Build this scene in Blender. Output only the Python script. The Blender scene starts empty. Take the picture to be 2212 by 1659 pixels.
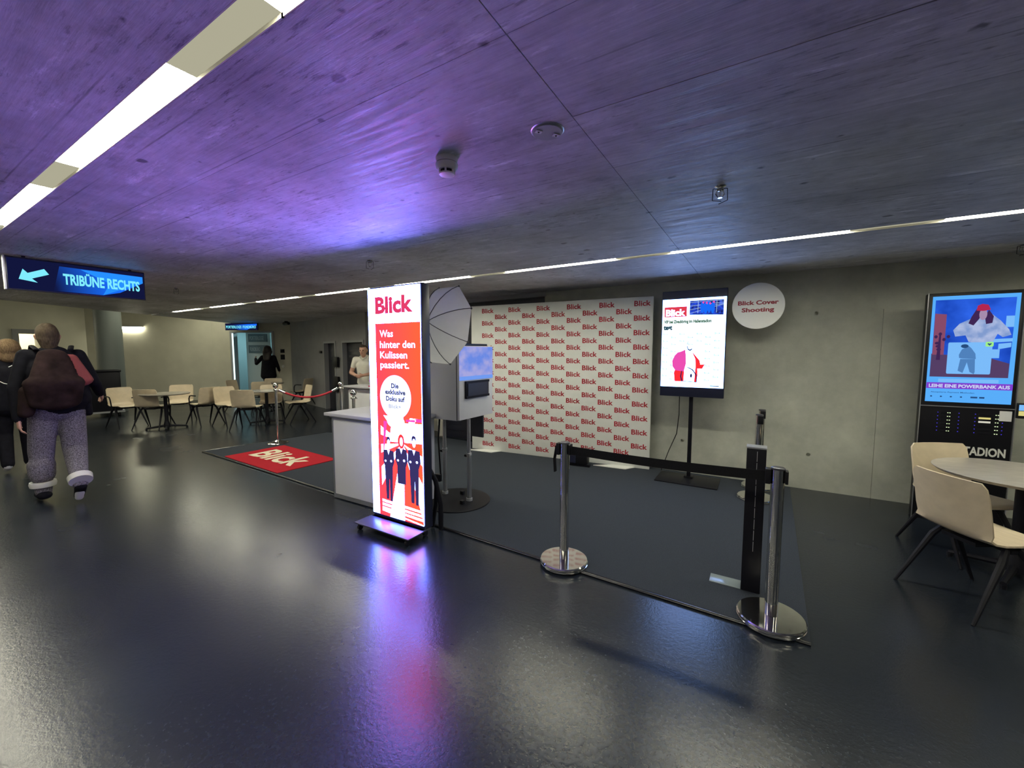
import bpy, bmesh, math, random
import numpy as np
from mathutils import Vector, Matrix
random.seed(7)
R = math.radians
PI = math.pi
SC = bpy.context.scene
COL = SC.collection

# ------------------------------------------------------------------ camera, world, exposure
cam_data = bpy.data.cameras.new('camera')
cam_data.sensor_width = 36.0
cam_data.lens = 880.0 / 2212.0 * 36.0
cam_data.clip_start = 0.05
cam = bpy.data.objects.new('camera', cam_data)
cam.location = (0, 0, 1.6)
cam.rotation_euler = (R(90 - 4.548), 0, R(31.312))
COL.objects.link(cam)
SC.camera = cam
world = bpy.data.worlds.new('world')
world.use_nodes = True
world.node_tree.nodes['Background'].inputs[0].default_value = (0.5, 0.55, 0.7, 1)
world.node_tree.nodes['Background'].inputs[1].default_value = 0.05
SC.world = world
SC.view_settings.view_transform = 'Standard'
SC.view_settings.look = 'None'
SC.view_settings.exposure = 0.0
SC.view_settings.gamma = 1.0
SC.view_settings.use_curve_mapping = False
STRIP = 62.0                      # luminance of the ceiling light strips
LED = 1.4                         # multiplier for the LED poster
HC = 2.52                         # ceiling height

# ------------------------------------------------------------------ materials
def nodes_of(m):
    m.use_nodes = True
    nt = m.node_tree
    return nt, nt.nodes, nt.links, nt.nodes['Principled BSDF']

def mat(name, col, rough=0.5, metal=0.0, spec=0.5, noise=0.0, nscale=30.0, bump=0.0, stretch=(1, 1, 1), coat=0.0):
    m = bpy.data.materials.new(name)
    nt, N, L, b = nodes_of(m)
    b.inputs['Base Color'].default_value = (*col, 1)
    b.inputs['Roughness'].default_value = rough
    b.inputs['Metallic'].default_value = metal
    b.inputs['Specular IOR Level'].default_value = spec
    b.inputs['Coat Weight'].default_value = coat
    tc = N.new('ShaderNodeTexCoord')
    mp = N.new('ShaderNodeMapping'); mp.inputs['Scale'].default_value = stretch
    L.new(tc.outputs['Object'], mp.inputs['Vector'])
    nz = N.new('ShaderNodeTexNoise'); nz.inputs['Scale'].default_value = nscale; nz.inputs['Detail'].default_value = 6
    L.new(mp.outputs[0], nz.inputs['Vector'])
    rp = N.new('ShaderNodeMapRange')
    rp.inputs['From Min'].default_value = 0.3; rp.inputs['From Max'].default_value = 0.7
    rp.inputs['To Min'].default_value = 1 - noise; rp.inputs['To Max'].default_value = 1 + noise
    L.new(nz.outputs[0], rp.inputs['Value'])
    mx = N.new('ShaderNodeVectorMath'); mx.operation = 'SCALE'
    mx.inputs[0].default_value = col
    L.new(rp.outputs[0], mx.inputs['Scale'])
    L.new(mx.outputs[0], b.inputs['Base Color'])
    if bump:
        bp = N.new('ShaderNodeBump'); bp.inputs['Strength'].default_value = bump; bp.inputs['Distance'].default_value = 0.01
        L.new(nz.outputs[0], bp.inputs['Height']); L.new(bp.outputs[0], b.inputs['Normal'])
    return m

def emit(name, col, s=1.0):
    m = bpy.data.materials.new(name)
    m.use_nodes = True
    nt = m.node_tree; nt.nodes.clear()
    e = nt.nodes.new('ShaderNodeEmission'); o = nt.nodes.new('ShaderNodeOutputMaterial')
    e.inputs[0].default_value = (*col, 1); e.inputs[1].default_value = s
    nt.links.new(e.outputs[0], o.inputs[0])
    return m

def emit_noise(name, c0, c1, s=1.0, scale=4.0, stretch=(1, 1, 1)):
    m = emit(name, c0, s)
    nt = m.node_tree; N = nt.nodes; L = nt.links
    tc = N.new('ShaderNodeTexCoord'); mp = N.new('ShaderNodeMapping'); mp.inputs['Scale'].default_value = stretch
    nz = N.new('ShaderNodeTexNoise'); nz.inputs['Scale'].default_value = scale; nz.inputs['Detail'].default_value = 4
    cr = N.new('ShaderNodeValToRGB')
    cr.color_ramp.elements[0].position = 0.38; cr.color_ramp.elements[1].position = 0.62
    cr.color_ramp.elements[0].color = (*c0, 1); cr.color_ramp.elements[1].color = (*c1, 1)
    L.new(tc.outputs['Object'], mp.inputs[0]); L.new(mp.outputs[0], nz.inputs['Vector']); L.new(nz.outputs[0], cr.inputs[0])
    e = [n for n in N if n.type == 'EMISSION'][0]
    L.new(cr.outputs[0], e.inputs[0])
    return m

def concrete(name, base, rough=0.5, board=True, var=0.25, bump=0.25, pit=True, rough_var=0.15):
    m = bpy.data.materials.new(name)
    nt, N, L, b = nodes_of(m)
    g = N.new('ShaderNodeNewGeometry')
    def noise(scale, stretch, detail=5, rgh=0.55):
        mp = N.new('ShaderNodeMapping'); mp.inputs['Scale'].default_value = stretch
        L.new(g.outputs['Position'], mp.inputs[0])
        n = N.new('ShaderNodeTexNoise'); n.inputs['Scale'].default_value = scale
        n.inputs['Detail'].default_value = detail; n.inputs['Roughness'].default_value = rgh
        L.new(mp.outputs[0], n.inputs['Vector'])
        return n.outputs[0]
    def rng(src, a, b_, f0=0.3, f1=0.7):
        r = N.new('ShaderNodeMapRange'); r.inputs['From Min'].default_value = f0; r.inputs['From Max'].default_value = f1
        r.inputs['To Min'].default_value = a; r.inputs['To Max'].default_value = b_
        L.new(src, r.inputs['Value']); return r.outputs[0]
    def mul(a, b_):
        x = N.new('ShaderNodeMath'); x.operation = 'MULTIPLY'; L.new(a, x.inputs[0]); L.new(b_, x.inputs[1]); return x.outputs[0]
    big = noise(0.9, (1, 1, 1), 6, 0.6)
    fine = noise(9.0, (1, 1, 1), 8, 0.7)
    f = mul(rng(big, 1 - var, 1 + var), rng(fine, 1 - var * 0.35, 1 + var * 0.35))
    if board:
        grain = noise(5.0, (0.55, 7.0, 1), 7, 0.65)
        grain2 = noise(11.0, (0.8, 5.5, 1), 6, 0.75)
        patch = noise(0.9, (0.6, 1.4, 1), 4)
        pale = noise(3.2, (0.5, 2.6, 1), 8, 0.75)
        blot = noise(2.4, (0.7, 1.5, 1), 6, 0.7)
        f = mul(f, rng(grain, 1 - var * 0.5, 1 + var * 0.45))
        # short dark ticks where the board surface has torn out
        tick = rng(grain2, 1.0, 0.38, 0.54, 0.66)
        gate = rng(patch, 0.0, 1.0, 0.38, 0.56)
        mixn = N.new('ShaderNodeMix'); mixn.data_type = 'FLOAT'
        L.new(gate, mixn.inputs['Factor']); mixn.inputs['A'].default_value = 1.0; L.new(tick, mixn.inputs['B'])
        f = mul(f, mixn.outputs['Result'])
        f = mul(f, rng(pale, 1.0, 1.9, 0.58, 0.72))
        f = mul(f, rng(blot, 0.62, 1.0, 0.30, 0.42))
        # faint board edges every 26 cm, broken up by noise
        sp = N.new('ShaderNodeSeparateXYZ'); L.new(g.outputs['Position'], sp.inputs[0])
        pp = N.new('ShaderNodeMath'); pp.operation = 'PINGPONG'; pp.inputs[1].default_value = 0.13; L.new(sp.outputs['Y'], pp.inputs[0])
        ln = rng(pp.outputs[0], 0.50, 1.0, 0.0015, 0.0050)
        mix2 = N.new('ShaderNodeMix'); mix2.data_type = 'FLOAT'
        L.new(rng(noise(1.4, (1, 1, 1), 3), 0.0, 1.0, 0.42, 0.58), mix2.inputs['Factor']); mix2.inputs['A'].default_value = 1.0; L.new(ln, mix2.inputs['B'])
        f = mul(f, mix2.outputs['Result'])
    if pit:
        vp = N.new('ShaderNodeTexVoronoi'); vp.voronoi_dimensions = '2D'; vp.inputs['Scale'].default_value = 2.2
        mp = N.new('ShaderNodeMapping'); mp.inputs['Scale'].default_value = (1.0, 1.5, 1.3)
        wn = N.new('ShaderNodeTexNoise'); wn.inputs['Scale'].default_value = 25
        L.new(g.outputs['Position'], wn.inputs['Vector'])
        ad = N.new('ShaderNodeVectorMath'); ad.operation = 'MULTIPLY_ADD'
        ad.inputs[1].default_value = (0.03, 0.03, 0.03)
        L.new(wn.outputs['Color'], ad.inputs[0]); L.new(g.outputs['Position'], ad.inputs[2])
        L.new(ad.outputs[0], mp.inputs[0]); L.new(mp.outputs[0], vp.inputs['Vector'])
        pm = N.new('ShaderNodeMath'); pm.operation = 'MULTIPLY_ADD'; pm.inputs[1].default_value = -0.10
        L.new(rng(noise(1.7, (1, 1, 1), 2), 0.0, 1.0, 0.38, 0.66), pm.inputs[0]); L.new(vp.outputs['Distance'], pm.inputs[2])
        f = mul(f, rng(pm.outputs[0], 0.30, 1.0, -0.050, -0.020))
    oi = N.new('ShaderNodeObjectInfo')
    f = mul(f, rng(oi.outputs['Random'], 0.93, 1.07, 0, 1))
    sc = N.new('ShaderNodeVectorMath'); sc.operation = 'SCALE'; sc.inputs[0].default_value = base
    L.new(f, sc.inputs['Scale']); L.new(sc.outputs[0], b.inputs['Base Color'])
    L.new(rng(fine if not board else grain, rough - rough_var, rough + rough_var), b.inputs['Roughness'])
    bp = N.new('ShaderNodeBump'); bp.inputs['Strength'].default_value = bump; bp.inputs['Distance'].default_value = 0.004
    L.new(grain if board else fine, bp.inputs['Height']); L.new(bp.outputs[0], b.inputs['Normal'])
    return m

def floor_mat(name, col, rough, bumpd):
    m = bpy.data.materials.new(name)
    nt, N, L, b = nodes_of(m)
    g = N.new('ShaderNodeNewGeometry')
    n1 = N.new('ShaderNodeTexNoise'); n1.inputs['Scale'].default_value = 45; n1.inputs['Detail'].default_value = 5
    n2 = N.new('ShaderNodeTexNoise'); n2.inputs['Scale'].default_value = 1.3; n2.inputs['Detail'].default_value = 6
    n3 = N.new('ShaderNodeTexNoise'); n3.inputs['Scale'].default_value = 140; n3.inputs['Detail'].default_value = 2
    for n in (n1, n2, n3): L.new(g.outputs['Position'], n.inputs['Vector'])
    r = N.new('ShaderNodeMapRange'); r.inputs['From Min'].default_value = 0.3; r.inputs['From Max'].default_value = 0.7
    r.inputs['To Min'].default_value = rough - 0.02; r.inputs['To Max'].default_value = rough + 0.04
    L.new(n2.outputs[0], r.inputs['Value']); L.new(r.outputs[0], b.inputs['Roughness'])
    c = N.new('ShaderNodeMapRange'); c.inputs['From Min'].default_value = 0.3; c.inputs['From Max'].default_value = 0.7
    c.inputs['To Min'].default_value = 0.75; c.inputs['To Max'].default_value = 1.3
    L.new(n1.outputs[0], c.inputs['Value'])
    s = N.new('ShaderNodeVectorMath'); s.operation = 'SCALE'; s.inputs[0].default_value = col
    L.new(c.outputs[0], s.inputs['Scale']); L.new(s.outputs[0], b.inputs['Base Color'])
    a = N.new('ShaderNodeMath'); a.operation = 'MULTIPLY_ADD'; a.inputs[1].default_value = 0.5
    L.new(n3.outputs[0], a.inputs[0]); L.new(n1.outputs[0], a.inputs[2])
    bp = N.new('ShaderNodeBump'); bp.inputs['Strength'].default_value = 1.0; bp.inputs['Distance'].default_value = bumpd
    L.new(a.outputs[0], bp.inputs['Height']); L.new(bp.outputs[0], b.inputs['Normal'])
    b.inputs['Specular IOR Level'].default_value = 0.5
    return m

def sign_gradient():
    m = emit('sign_blue', (1, 1, 1), 1.0)
    nt = m.node_tree; e = [n for n in nt.nodes if n.type == 'EMISSION'][0]
    tc = nt.nodes.new('ShaderNodeTexCoord'); vl = nt.nodes.new('ShaderNodeVectorMath'); vl.operation = 'LENGTH'; cr = nt.nodes.new('ShaderNodeValToRGB')
    nt.links.new(tc.outputs['Object'], vl.inputs[0]); nt.links.new(vl.outputs['Value'], cr.inputs[0]); nt.links.new(cr.outputs[0], e.inputs[0])
    cr.color_ramp.elements[0].position = 0.32; cr.color_ramp.elements[0].color = (0.006, 0.010, 0.06, 1)
    cr.color_ramp.elements[1].position = 0.75; cr.color_ramp.elements[1].color = (0.01, 0.15, 0.95, 1)
    return m

M = dict(
    ceil=concrete('board_marked_concrete', (0.55, 0.54, 0.57), 0.56, var=0.36, bump=0.6, rough_var=0.20),
    wall=concrete('smooth_concrete', (0.43, 0.44, 0.385), 0.6, board=False, var=0.26, bump=0.12, pit=False, rough_var=0.08),
    plaster=mat('plaster', (0.62, 0.60, 0.50), 0.8, noise=0.05, nscale=3),
    greywall=mat('grey_paint', (0.30, 0.30, 0.31), 0.6, noise=0.06, nscale=4),
    floor=floor_mat('dark_rubber_floor', (0.013, 0.017, 0.025), 0.24, 0.0008),
    carpet=mat('charcoal_carpet', (0.038, 0.045, 0.058), 0.95, noise=0.35, nscale=260, bump=0.5, spec=0.15),
    trim=mat('black_edge_strip', (0.012, 0.012, 0.014), 0.22),
    black=mat('black_plastic', (0.009, 0.009, 0.012), 0.35, spec=0.2),
    blackmat=mat('black_powder_coat', (0.009, 0.009, 0.013), 0.4, spec=0.15),
    belt=mat('black_webbing', (0.010, 0.010, 0.012), 0.85, noise=0.2, nscale=200, spec=0.1),
    darkdoor=mat('dark_door', (0.016, 0.017, 0.028), 0.35, noise=0.1, nscale=3),
    navy=mat('navy_casing', (0.012, 0.014, 0.035), 0.35),
    chrome=mat('polished_steel', (0.78, 0.77, 0.74), 0.07, metal=1.0),
    alu=mat('brushed_aluminium', (0.50, 0.51, 0.54), 0.35, metal=0.9, noise=0.05, nscale=60),
    grey=mat('grey_metal', (0.35, 0.36, 0.38), 0.45, metal=0.3),
    white=mat('white_laminate', (0.66, 0.66, 0.68), 0.42, noise=0.02, nscale=5),
    counter=mat('grey_white_laminate', (0.50, 0.50, 0.54), 0.45, noise=0.03, nscale=5),
    print_white=mat('printed_white_fabric', (0.74, 0.75, 0.72), 0.75, noise=0.03, nscale=6),
    print_red=mat('printed_red', (0.40, 0.012, 0.028), 0.7),
    sign_white=mat('sign_white', (0.84, 0.84, 0.82), 0.55),
    sign_red=mat('sign_dark_red', (0.33, 0.03, 0.05), 0.6),
    mat_red=mat('red_carpet_mat', (0.42, 0.018, 0.030), 0.95, noise=0.25, nscale=180, bump=0.4, spec=0.1),
    cream=mat('cream_pile', (0.72, 0.66, 0.50), 0.95, noise=0.1, nscale=150, spec=0.1),
    ply=mat('birch_plywood', (0.62, 0.52, 0.375), 0.42, noise=0.07, nscale=9, stretch=(1, 6, 1)),
    plyedge=mat('plywood_edge', (0.50, 0.38, 0.24), 0.5, noise=0.2, nscale=60),
    tabletop=mat('pale_wood_tabletop', (0.34, 0.31, 0.27), 0.20, noise=0.12, nscale=7, stretch=(1, 9, 1)),
    leg=mat('black_leg', (0.010, 0.010, 0.015), 0.45, spec=0.2),
    rope=mat('red_velvet_rope', (0.42, 0.02, 0.04), 0.8, noise=0.1, nscale=80),
    umb=mat('white_umbrella_fabric', (0.62, 0.62, 0.64), 0.55, noise=0.04, nscale=12),
    rib=mat('steel_rib', (0.10, 0.10, 0.12), 0.35, metal=0.7),
    glassplate=mat('grey_glass_plate', (0.20, 0.24, 0.25), 0.18),
    ivory=mat('ivory_plastic', (0.80, 0.79, 0.76), 0.4),
    skin=mat('skin', (0.52, 0.30, 0.22), 0.5, noise=0.05, nscale=20),
    hair=mat('brown_hair', (0.045, 0.028, 0.018), 0.5, noise=0.4, nscale=35, stretch=(3, 3, .5), bump=0.4),
    hair_lt=mat('light_brown_hair', (0.070, 0.052, 0.034), 0.8, spec=0.15, noise=0.4, nscale=35, stretch=(3, 3, .5), bump=0.4),
    hair_tan=mat('tan_hair', (0.17, 0.115, 0.065), 0.8, noise=0.4, nscale=35, stretch=(3, 3, .5), bump=0.5, spec=0.15),
    hair_bk=mat('black_hair', (0.018, 0.012, 0.012), 0.5, noise=0.3, nscale=35, bump=0.4),
    knit=mat('grey_flecked_knit', (0.17, 0.16, 0.19), 0.95, noise=0.75, nscale=110, bump=0.6, spec=0.1),
    jacket=mat('black_jacket', (0.008, 0.008, 0.012), 0.8, noise=0.3, nscale=20, spec=0.1),
    polo=mat('white_polo', (0.68, 0.66, 0.58), 0.85, noise=0.03, nscale=15),
    bagcol=mat('maroon_bag', (0.022, 0.013, 0.013), 0.9, noise=0.5, nscale=9, bump=0.4, spec=0.1),
    coral=mat('coral_red_cloth', (0.22, 0.045, 0.045), 0.85, noise=0.1, nscale=10),
    green=mat('lime_green_plush', (0.16, 0.40, 0.05), 0.95, noise=0.5, nscale=60, bump=0.6),
    shoe_w=mat('white_rubber', (0.60, 0.60, 0.58), 0.5),
    strip_on=emit('lit_diffuser', (1.0, 0.97, 0.76), STRIP),
    strip_dim=emit('dimly_lit_diffuser', (0.42, 0.40, 0.29)),
    strip_off=mat('opal_cover', (0.62, 0.60, 0.52), 0.5),
    cove=emit('lit_far_diffuser', (1.0, 0.97, 0.72), 26.0),
    wlamp=emit('lit_wall_tube', (1.0, 0.97, 0.72), 60.0),
    # LED poster: the white of the panel is very blue, the red nearly pure
    led_white=emit('led_white', (3.8 * LED, 6.6 * LED, 33.0 * LED)),
    led_soft=emit('led_soft_white', (1.5, 1.7, 4.2)),
    led_red=emit('led_red', (8.5 * LED, 0.055, 0.06)),
    led_orange=emit('led_orange_red', (8.5 * LED, 0.085, 0.04)),
    led_pink=emit('led_pink', (0.80, 0.05, 0.15)),
    led_magenta=emit('led_magenta', (1.3, 0.08, 0.55)),
    led_grey=emit('led_grey', (0.45, 0.48, 0.52)),
    led_dark=emit('led_dark', (0.035, 0.04, 0.06)),
    led_navy=emit('led_navy', (0.045, 0.035, 0.14)),
    scr_white=emit('screen_white', (2.2, 3.9, 8.5)),
    scr_soft=emit('screen_soft_white', (1.2, 1.35, 1.5)),
    scr_red=emit('screen_red', (0.75, 0.05, 0.08)),
    scr_red2=emit('screen_vermilion', (1.0, 0.03, 0.04)),
    scr_pink=emit('screen_pink', (0.85, 0.08, 0.45)),
    scr_blue=emit_noise('screen_blue_photo', (0.01, 0.015, 0.12), (0.03, 0.09, 0.8), 1.0, 22),
    scr_navy=emit('screen_navy', (0.02, 0.02, 0.09)),
    scr_line=emit('screen_pale_line', (0.5, 0.7, 0.9)),
    scr_green=emit('screen_green_ink', (0.01, 0.10, 0.02)),
    scr_teal=emit('screen_teal_ink', (0.01, 0.06, 0.09)),
    scr_faint=emit('screen_faint_ink', (0.10, 0.18, 0.24)),
    kio_bg=emit('kiosk_cyan', (0.10, 0.42, 0.95)),
    kio_sky=emit_noise('kiosk_blue_wall', (0.01, 0.06, 0.48), (0.03, 0.14, 0.85), 1.0, 3),
    kio_light=emit('kiosk_pale', (0.20, 0.50, 0.95)),
    kio_pale=emit_noise('kiosk_hoodie', (0.22, 0.33, 0.62), (0.42, 0.50, 0.75), 1.0, 14),
    kio_hair=emit('kiosk_dark_hair', (0.05, 0.02, 0.09)),
    kio_red=emit('kiosk_red', (0.45, 0.02, 0.08)),
    kio_skin=emit('kiosk_face', (0.38, 0.26, 0.42)),
    kio_door=emit('kiosk_terracotta', (0.24, 0.07, 0.14)),
    kio_brown=emit('kiosk_brown', (0.09, 0.05, 0.13)),
    kio_purple=emit('kiosk_purple', (0.22, 0.05, 0.60)),
    kio_text=emit('kiosk_white_text', (0.60, 0.66, 0.90)),
    kio_ink=emit('kiosk_dark_ink', (0.02, 0.07, 0.20)),
    kio_green=emit('kiosk_green_badge', (0.35, 0.85, 0.25)),
    led_g=emit('green_indicator', (0.8, 1.0, 0.55), 1.2),
    led_b=emit('blue_indicator', (0.08, 0.06, 0.8), 0.9),
    led_y=emit('yellow_slot_light', (0.70, 0.62, 0.22)),
    led_w=emit('pale_slot_light', (0.62, 0.60, 0.50)),
    sgn_blue=sign_gradient(),
    sgn_blue2=emit('sign_bright_blue', (0.02, 0.28, 1.0)),
    sgn_dark=emit('sign_dark_blue', (0.006, 0.008, 0.045)),
    sgn_cyan=emit('sign_cyan_text', (0.22, 0.85, 1.0), 1.0),
    cyan_light=emit('door_edge_light', (0.75, 1.0, 1.0), 1.5),
    booth_scr=emit_noise('booth_screen', (0.16, 0.28, 0.85), (0.42, 0.42, 0.80), 0.9, 5, (1, 1, 1.4)),
    booth_scr2=emit('booth_screen_band', (0.18, 0.36, 0.95), 0.9),
    room=mat('office_wall', (0.48, 0.56, 0.58), 0.7),
    roomsign=mat('window_sign', (0.10, 0.15, 0.18), 0.4),
    roomtext=mat('window_sign_text', (0.35, 0.42, 0.45), 0.5),
    letter=mat('off_white_letters', (0.62, 0.62, 0.60), 0.5),
    lips=mat('lips', (0.35, 0.12, 0.11), 0.5),
    eye=mat('eye', (0.03, 0.02, 0.02), 0.2),
    redobj=mat('pink_red_plastic', (0.50, 0.05, 0.10), 0.4),
)

def translucent(m, f):
    nt = m.node_tree; N = nt.nodes; L = nt.links
    b = nt.nodes['Principled BSDF']; o = [n for n in N if n.type == 'OUTPUT_MATERIAL'][0]
    t = N.new('ShaderNodeBsdfTranslucent'); t.inputs[0].default_value = (0.85, 0.85, 0.85, 1)
    x = N.new('ShaderNodeMixShader'); x.inputs[0].default_value = f
    L.new(b.outputs[0], x.inputs[1]); L.new(t.outputs[0], x.inputs[2]); L.new(x.outputs[0], o.inputs[0])
translucent(M['umb'], 0.32)

# ------------------------------------------------------------------ mesh helpers
class MB:
    def __init__(s): s.v = []; s.f = []
    def add(s, vs, fs, Mx=None):
        o = len(s.v)
        s.v += [tuple(Mx @ Vector(v)) if Mx is not None else tuple(v) for v in vs]
        s.f += [tuple(i + o for i in f) for f in fs]
        return s
    def box(s, x0, x1, y0, y1, z0, z1, Mx=None):
        vs = [(x, y, z) for z in (z0, z1) for y in (y0, y1) for x in (x0, x1)]
        return s.add(vs, [(0, 2, 3, 1), (4, 5, 7, 6), (0, 1, 5, 4), (2, 6, 7, 3), (0, 4, 6, 2), (1, 3, 7, 5)], Mx)
    def prism(s, poly, z0, z1, Mx=None):
        n = len(poly)
        vs = [(p[0], p[1], z0) for p in poly] + [(p[0], p[1], z1) for p in poly]
        fs = [tuple(range(n - 1, -1, -1)), tuple(range(n, 2 * n))] + [(i, (i + 1) % n, n + (i + 1) % n, n + i) for i in range(n)]
        return s.add(vs, fs, Mx)
    def flat(s, poly, z, Mx=None):
        return s.add([(p[0], p[1], z) for p in poly], [tuple(range(len(poly)))], Mx)
    def lathe(s, prof, n=32, c=(0, 0, 0), Mx=None):
        vs = []; fs = []
        for r, z in prof:
            for k in range(n):
                a = 2 * PI * k / n
                vs.append((c[0] + r * math.cos(a), c[1] + r * math.sin(a), c[2] + z))
        for i in range(len(prof) - 1):
            for k in range(n):
                k2 = (k + 1) % n
                fs.append((i * n + k, i * n + k2, (i + 1) * n + k2, (i + 1) * n + k))
        fs.append(tuple(range(n - 1, -1, -1))); fs.append(tuple((len(prof) - 1) * n + k for k in range(n)))
        return s.add(vs, fs, Mx)
    def tube(s, pts, r, n=10, Mx=None, ry=None):
        pts = [Vector(p) for p in pts]
        rs = r if isinstance(r, (list, tuple)) else [r] * len(pts)
        vs = []; fs = []
        up = None
        for i, p in enumerate(pts):
            a = pts[max(i - 1, 0)]; b = pts[min(i + 1, len(pts) - 1)]
            t = (b - a).normalized()
            if up is None:
                up = Vector((0, 0, 1)) if abs(t.z) < 0.9 else Vector((0, 1, 0))
            u = t.cross(up).normalized(); w = u.cross(t).normalized(); up = w
            for k in range(n):
                an = 2 * PI * k / n
                vs.append(tuple(p + u * math.cos(an) * rs[i] + w * math.sin(an) * rs[i] * (ry or 1)))
        for i in range(len(pts) - 1):
            for k in range(n):
                k2 = (k + 1) % n
                fs.append((i * n + k, i * n + k2, (i + 1) * n + k2, (i + 1) * n + k))
        fs.append(tuple(range(n - 1, -1, -1))); fs.append(tuple((len(pts) - 1) * n + k for k in range(n)))
        return s.add(vs, fs, Mx)
    def ball(s, c, r, n=16, m=10, sc=(1, 1, 1), Mx=None):
        vs = []; fs = []
        for j in range(1, m):
            th = PI * j / m
            for k in range(n):
                a = 2 * PI * k / n
                vs.append((c[0] + r * sc[0] * math.sin(th) * math.cos(a), c[1] + r * sc[1] * math.sin(th) * math.sin(a), c[2] + r * sc[2] * math.cos(th)))
        top = len(vs); vs.append((c[0], c[1], c[2] + r * sc[2])); vs.append((c[0], c[1], c[2] - r * sc[2]))
        for j in range(m - 2):
            for k in range(n):
                k2 = (k + 1) % n
                fs.append((j * n + k, (j + 1) * n + k, (j + 1) * n + k2, j * n + k2))
        for k in range(n):
            fs.append((top, k, (k + 1) % n)); fs.append((top + 1, (m - 2) * n + (k + 1) % n, (m - 2) * n + k))
        return s.add(vs, fs, Mx)
    def mesh(s, name, m=None, smooth=0, bevel=0, seg=2):
        me = bpy.data.meshes.new(name)
        me.from_pydata(s.v, [], s.f)
        bm = bmesh.new(); bm.from_mesh(me)
        if bevel:
            ed = [e for e in bm.edges if len(e.link_faces) == 2 and e.calc_face_angle(0) > R(40)]
            bmesh.ops.bevel(bm, geom=ed, offset=bevel, segments=seg, affect='EDGES', profile=0.5)
        if len(s.f) > 5:
            bmesh.ops.recalc_face_normals(bm, faces=bm.faces)
        if smooth or bevel:
            lim = R(smooth or 35)
            for f in bm.faces: f.smooth = True
            for e in bm.edges: e.smooth = not (len(e.link_faces) == 2 and e.calc_face_angle(0) > lim)
        bm.to_mesh(me); bm.free()
        if m is not None: me.materials.append(m)
        return me
    def build(s, name, m, parent=None, smooth=0, bevel=0, seg=2):
        o = bpy.data.objects.new(name, s.mesh(name, m, smooth, bevel, seg))
        COL.objects.link(o)
        if parent is not None: o.parent = parent
        return o

def tag(o, label=None, cat=None, group=None, kind=None):
    if label: o['label'] = label
    if cat: o['category'] = cat
    if group: o['group'] = group
    if kind: o['kind'] = kind
    return o

def thing(name, label, cat, loc=(0, 0, 0), rz=0.0, group=None):
    o = bpy.data.objects.new(name, None)
    o.empty_display_size = 0.1
    o.location = loc; o.rotation_euler = (0, 0, rz)
    COL.objects.link(o)
    return tag(o, label, cat, group)

def dup(root, loc, rz, label=None):
    def cp(o, par):
        c = o.copy(); COL.objects.link(c)
        if par is not None: c.parent = par
        for ch in [x for x in kids.get(o, [])]: cp(ch, c)
        return c
    kids = {}
    for o in list(COL.objects):
        if o.parent is not None: kids.setdefault(o.parent, []).append(o)
    r = cp(root, None)
    r.location = loc; r.rotation_euler = (0, 0, rz)
    if label: r['label'] = label
    return r

def struct(o): o['kind'] = 'structure'; return o

# text -> flat mesh data, cap height 1, origin at left end of the baseline
_tc = {}
def text_data(body, bold=0.0, res=3, shear=0.0):
    key = (body, bold, res, shear)
    if key in _tc: return _tc[key]
    cu = bpy.data.curves.new('lettering', 'FONT')
    cu.body = body; cu.size = 1 / 0.727; cu.offset = bold; cu.resolution_u = res; cu.shear = shear
    ob = bpy.data.objects.new('lettering', cu); COL.objects.link(ob)
    bpy.context.view_layer.update()
    dg = bpy.context.evaluated_depsgraph_get()
    me = bpy.data.meshes.new_from_object(ob.evaluated_get(dg))
    vs = [tuple(v.co) for v in me.vertices]; fs = [tuple(p.vertices) for p in me.polygons]
    bpy.data.objects.remove(ob); bpy.data.curves.remove(cu); bpy.data.meshes.remove(me)
    x0 = min(v[0] for v in vs); x1 = max(v[0] for v in vs)
    vs = [(v[0] - x0, v[1], 0) for v in vs]
    _tc[key] = (vs, fs, x1 - x0)
    return _tc[key]

def put_text(mb, body, x, y, h, w=None, bold=0.02, z=0.0, Mx=None, align='l', shear=0.0, ar=1.0, res=3):
    vs, fs, tw = text_data(body, bold, res, shear)
    sx = (w / tw) if w else h * ar
    off = {'l': 0, 'c': -tw * sx / 2, 'r': -tw * sx}[align]
    mb.add([(x + off + v[0] * sx, y + v[1] * h, z) for v in vs], fs, Mx)
    return mb

def plane(origin, right, up):
    r = Vector(right).normalized(); u = Vector(up).normalized(); n = r.cross(u)
    m = Matrix((r, u, n)).transposed().to_4x4(); m.translation = Vector(origin)
    return m
FRONT = plane((0, 0, 0), (1, 0, 0), (0, 0, 1))       # local x right, local y up, faces -Y

def ell(cx, cy, rx, ry, n=40, a0=0, a1=2 * PI):
    k = n if abs(a1 - a0 - 2 * PI) < 1e-6 else n + 1
    return [(cx + rx * math.cos(a0 + (a1 - a0) * i / n), cy + ry * math.sin(a0 + (a1 - a0) * i / n)) for i in range(k)]

def rrect(x0, x1, y0, y1, r, n=5):
    p = []
    for cx, cy, a in ((x1 - r, y1 - r, 0), (x0 + r, y1 - r, 90), (x0 + r, y0 + r, 180), (x1 - r, y0 + r, 270)):
        for i in range(n + 1):
            t = R(a + 90 * i / n); p.append((cx + r * math.cos(t), cy + r * math.sin(t)))
    return p

def art(name, parent, m, polys, layer, Mx=None, label=None):
    Mx = FRONT if Mx is None else Mx
    for i, p in enumerate(polys):
        o = MB().flat(p, 0.0012 * layer + 0.00002 * i, Mx).build(name, m, parent)
    return o

# ------------------------------------------------------------------ structure: floor and ceiling
f = MB().box(-20, 6.2, -5.2, 11.5, -0.12, 0.0).build('floor', M['floor']); struct(f)
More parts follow.
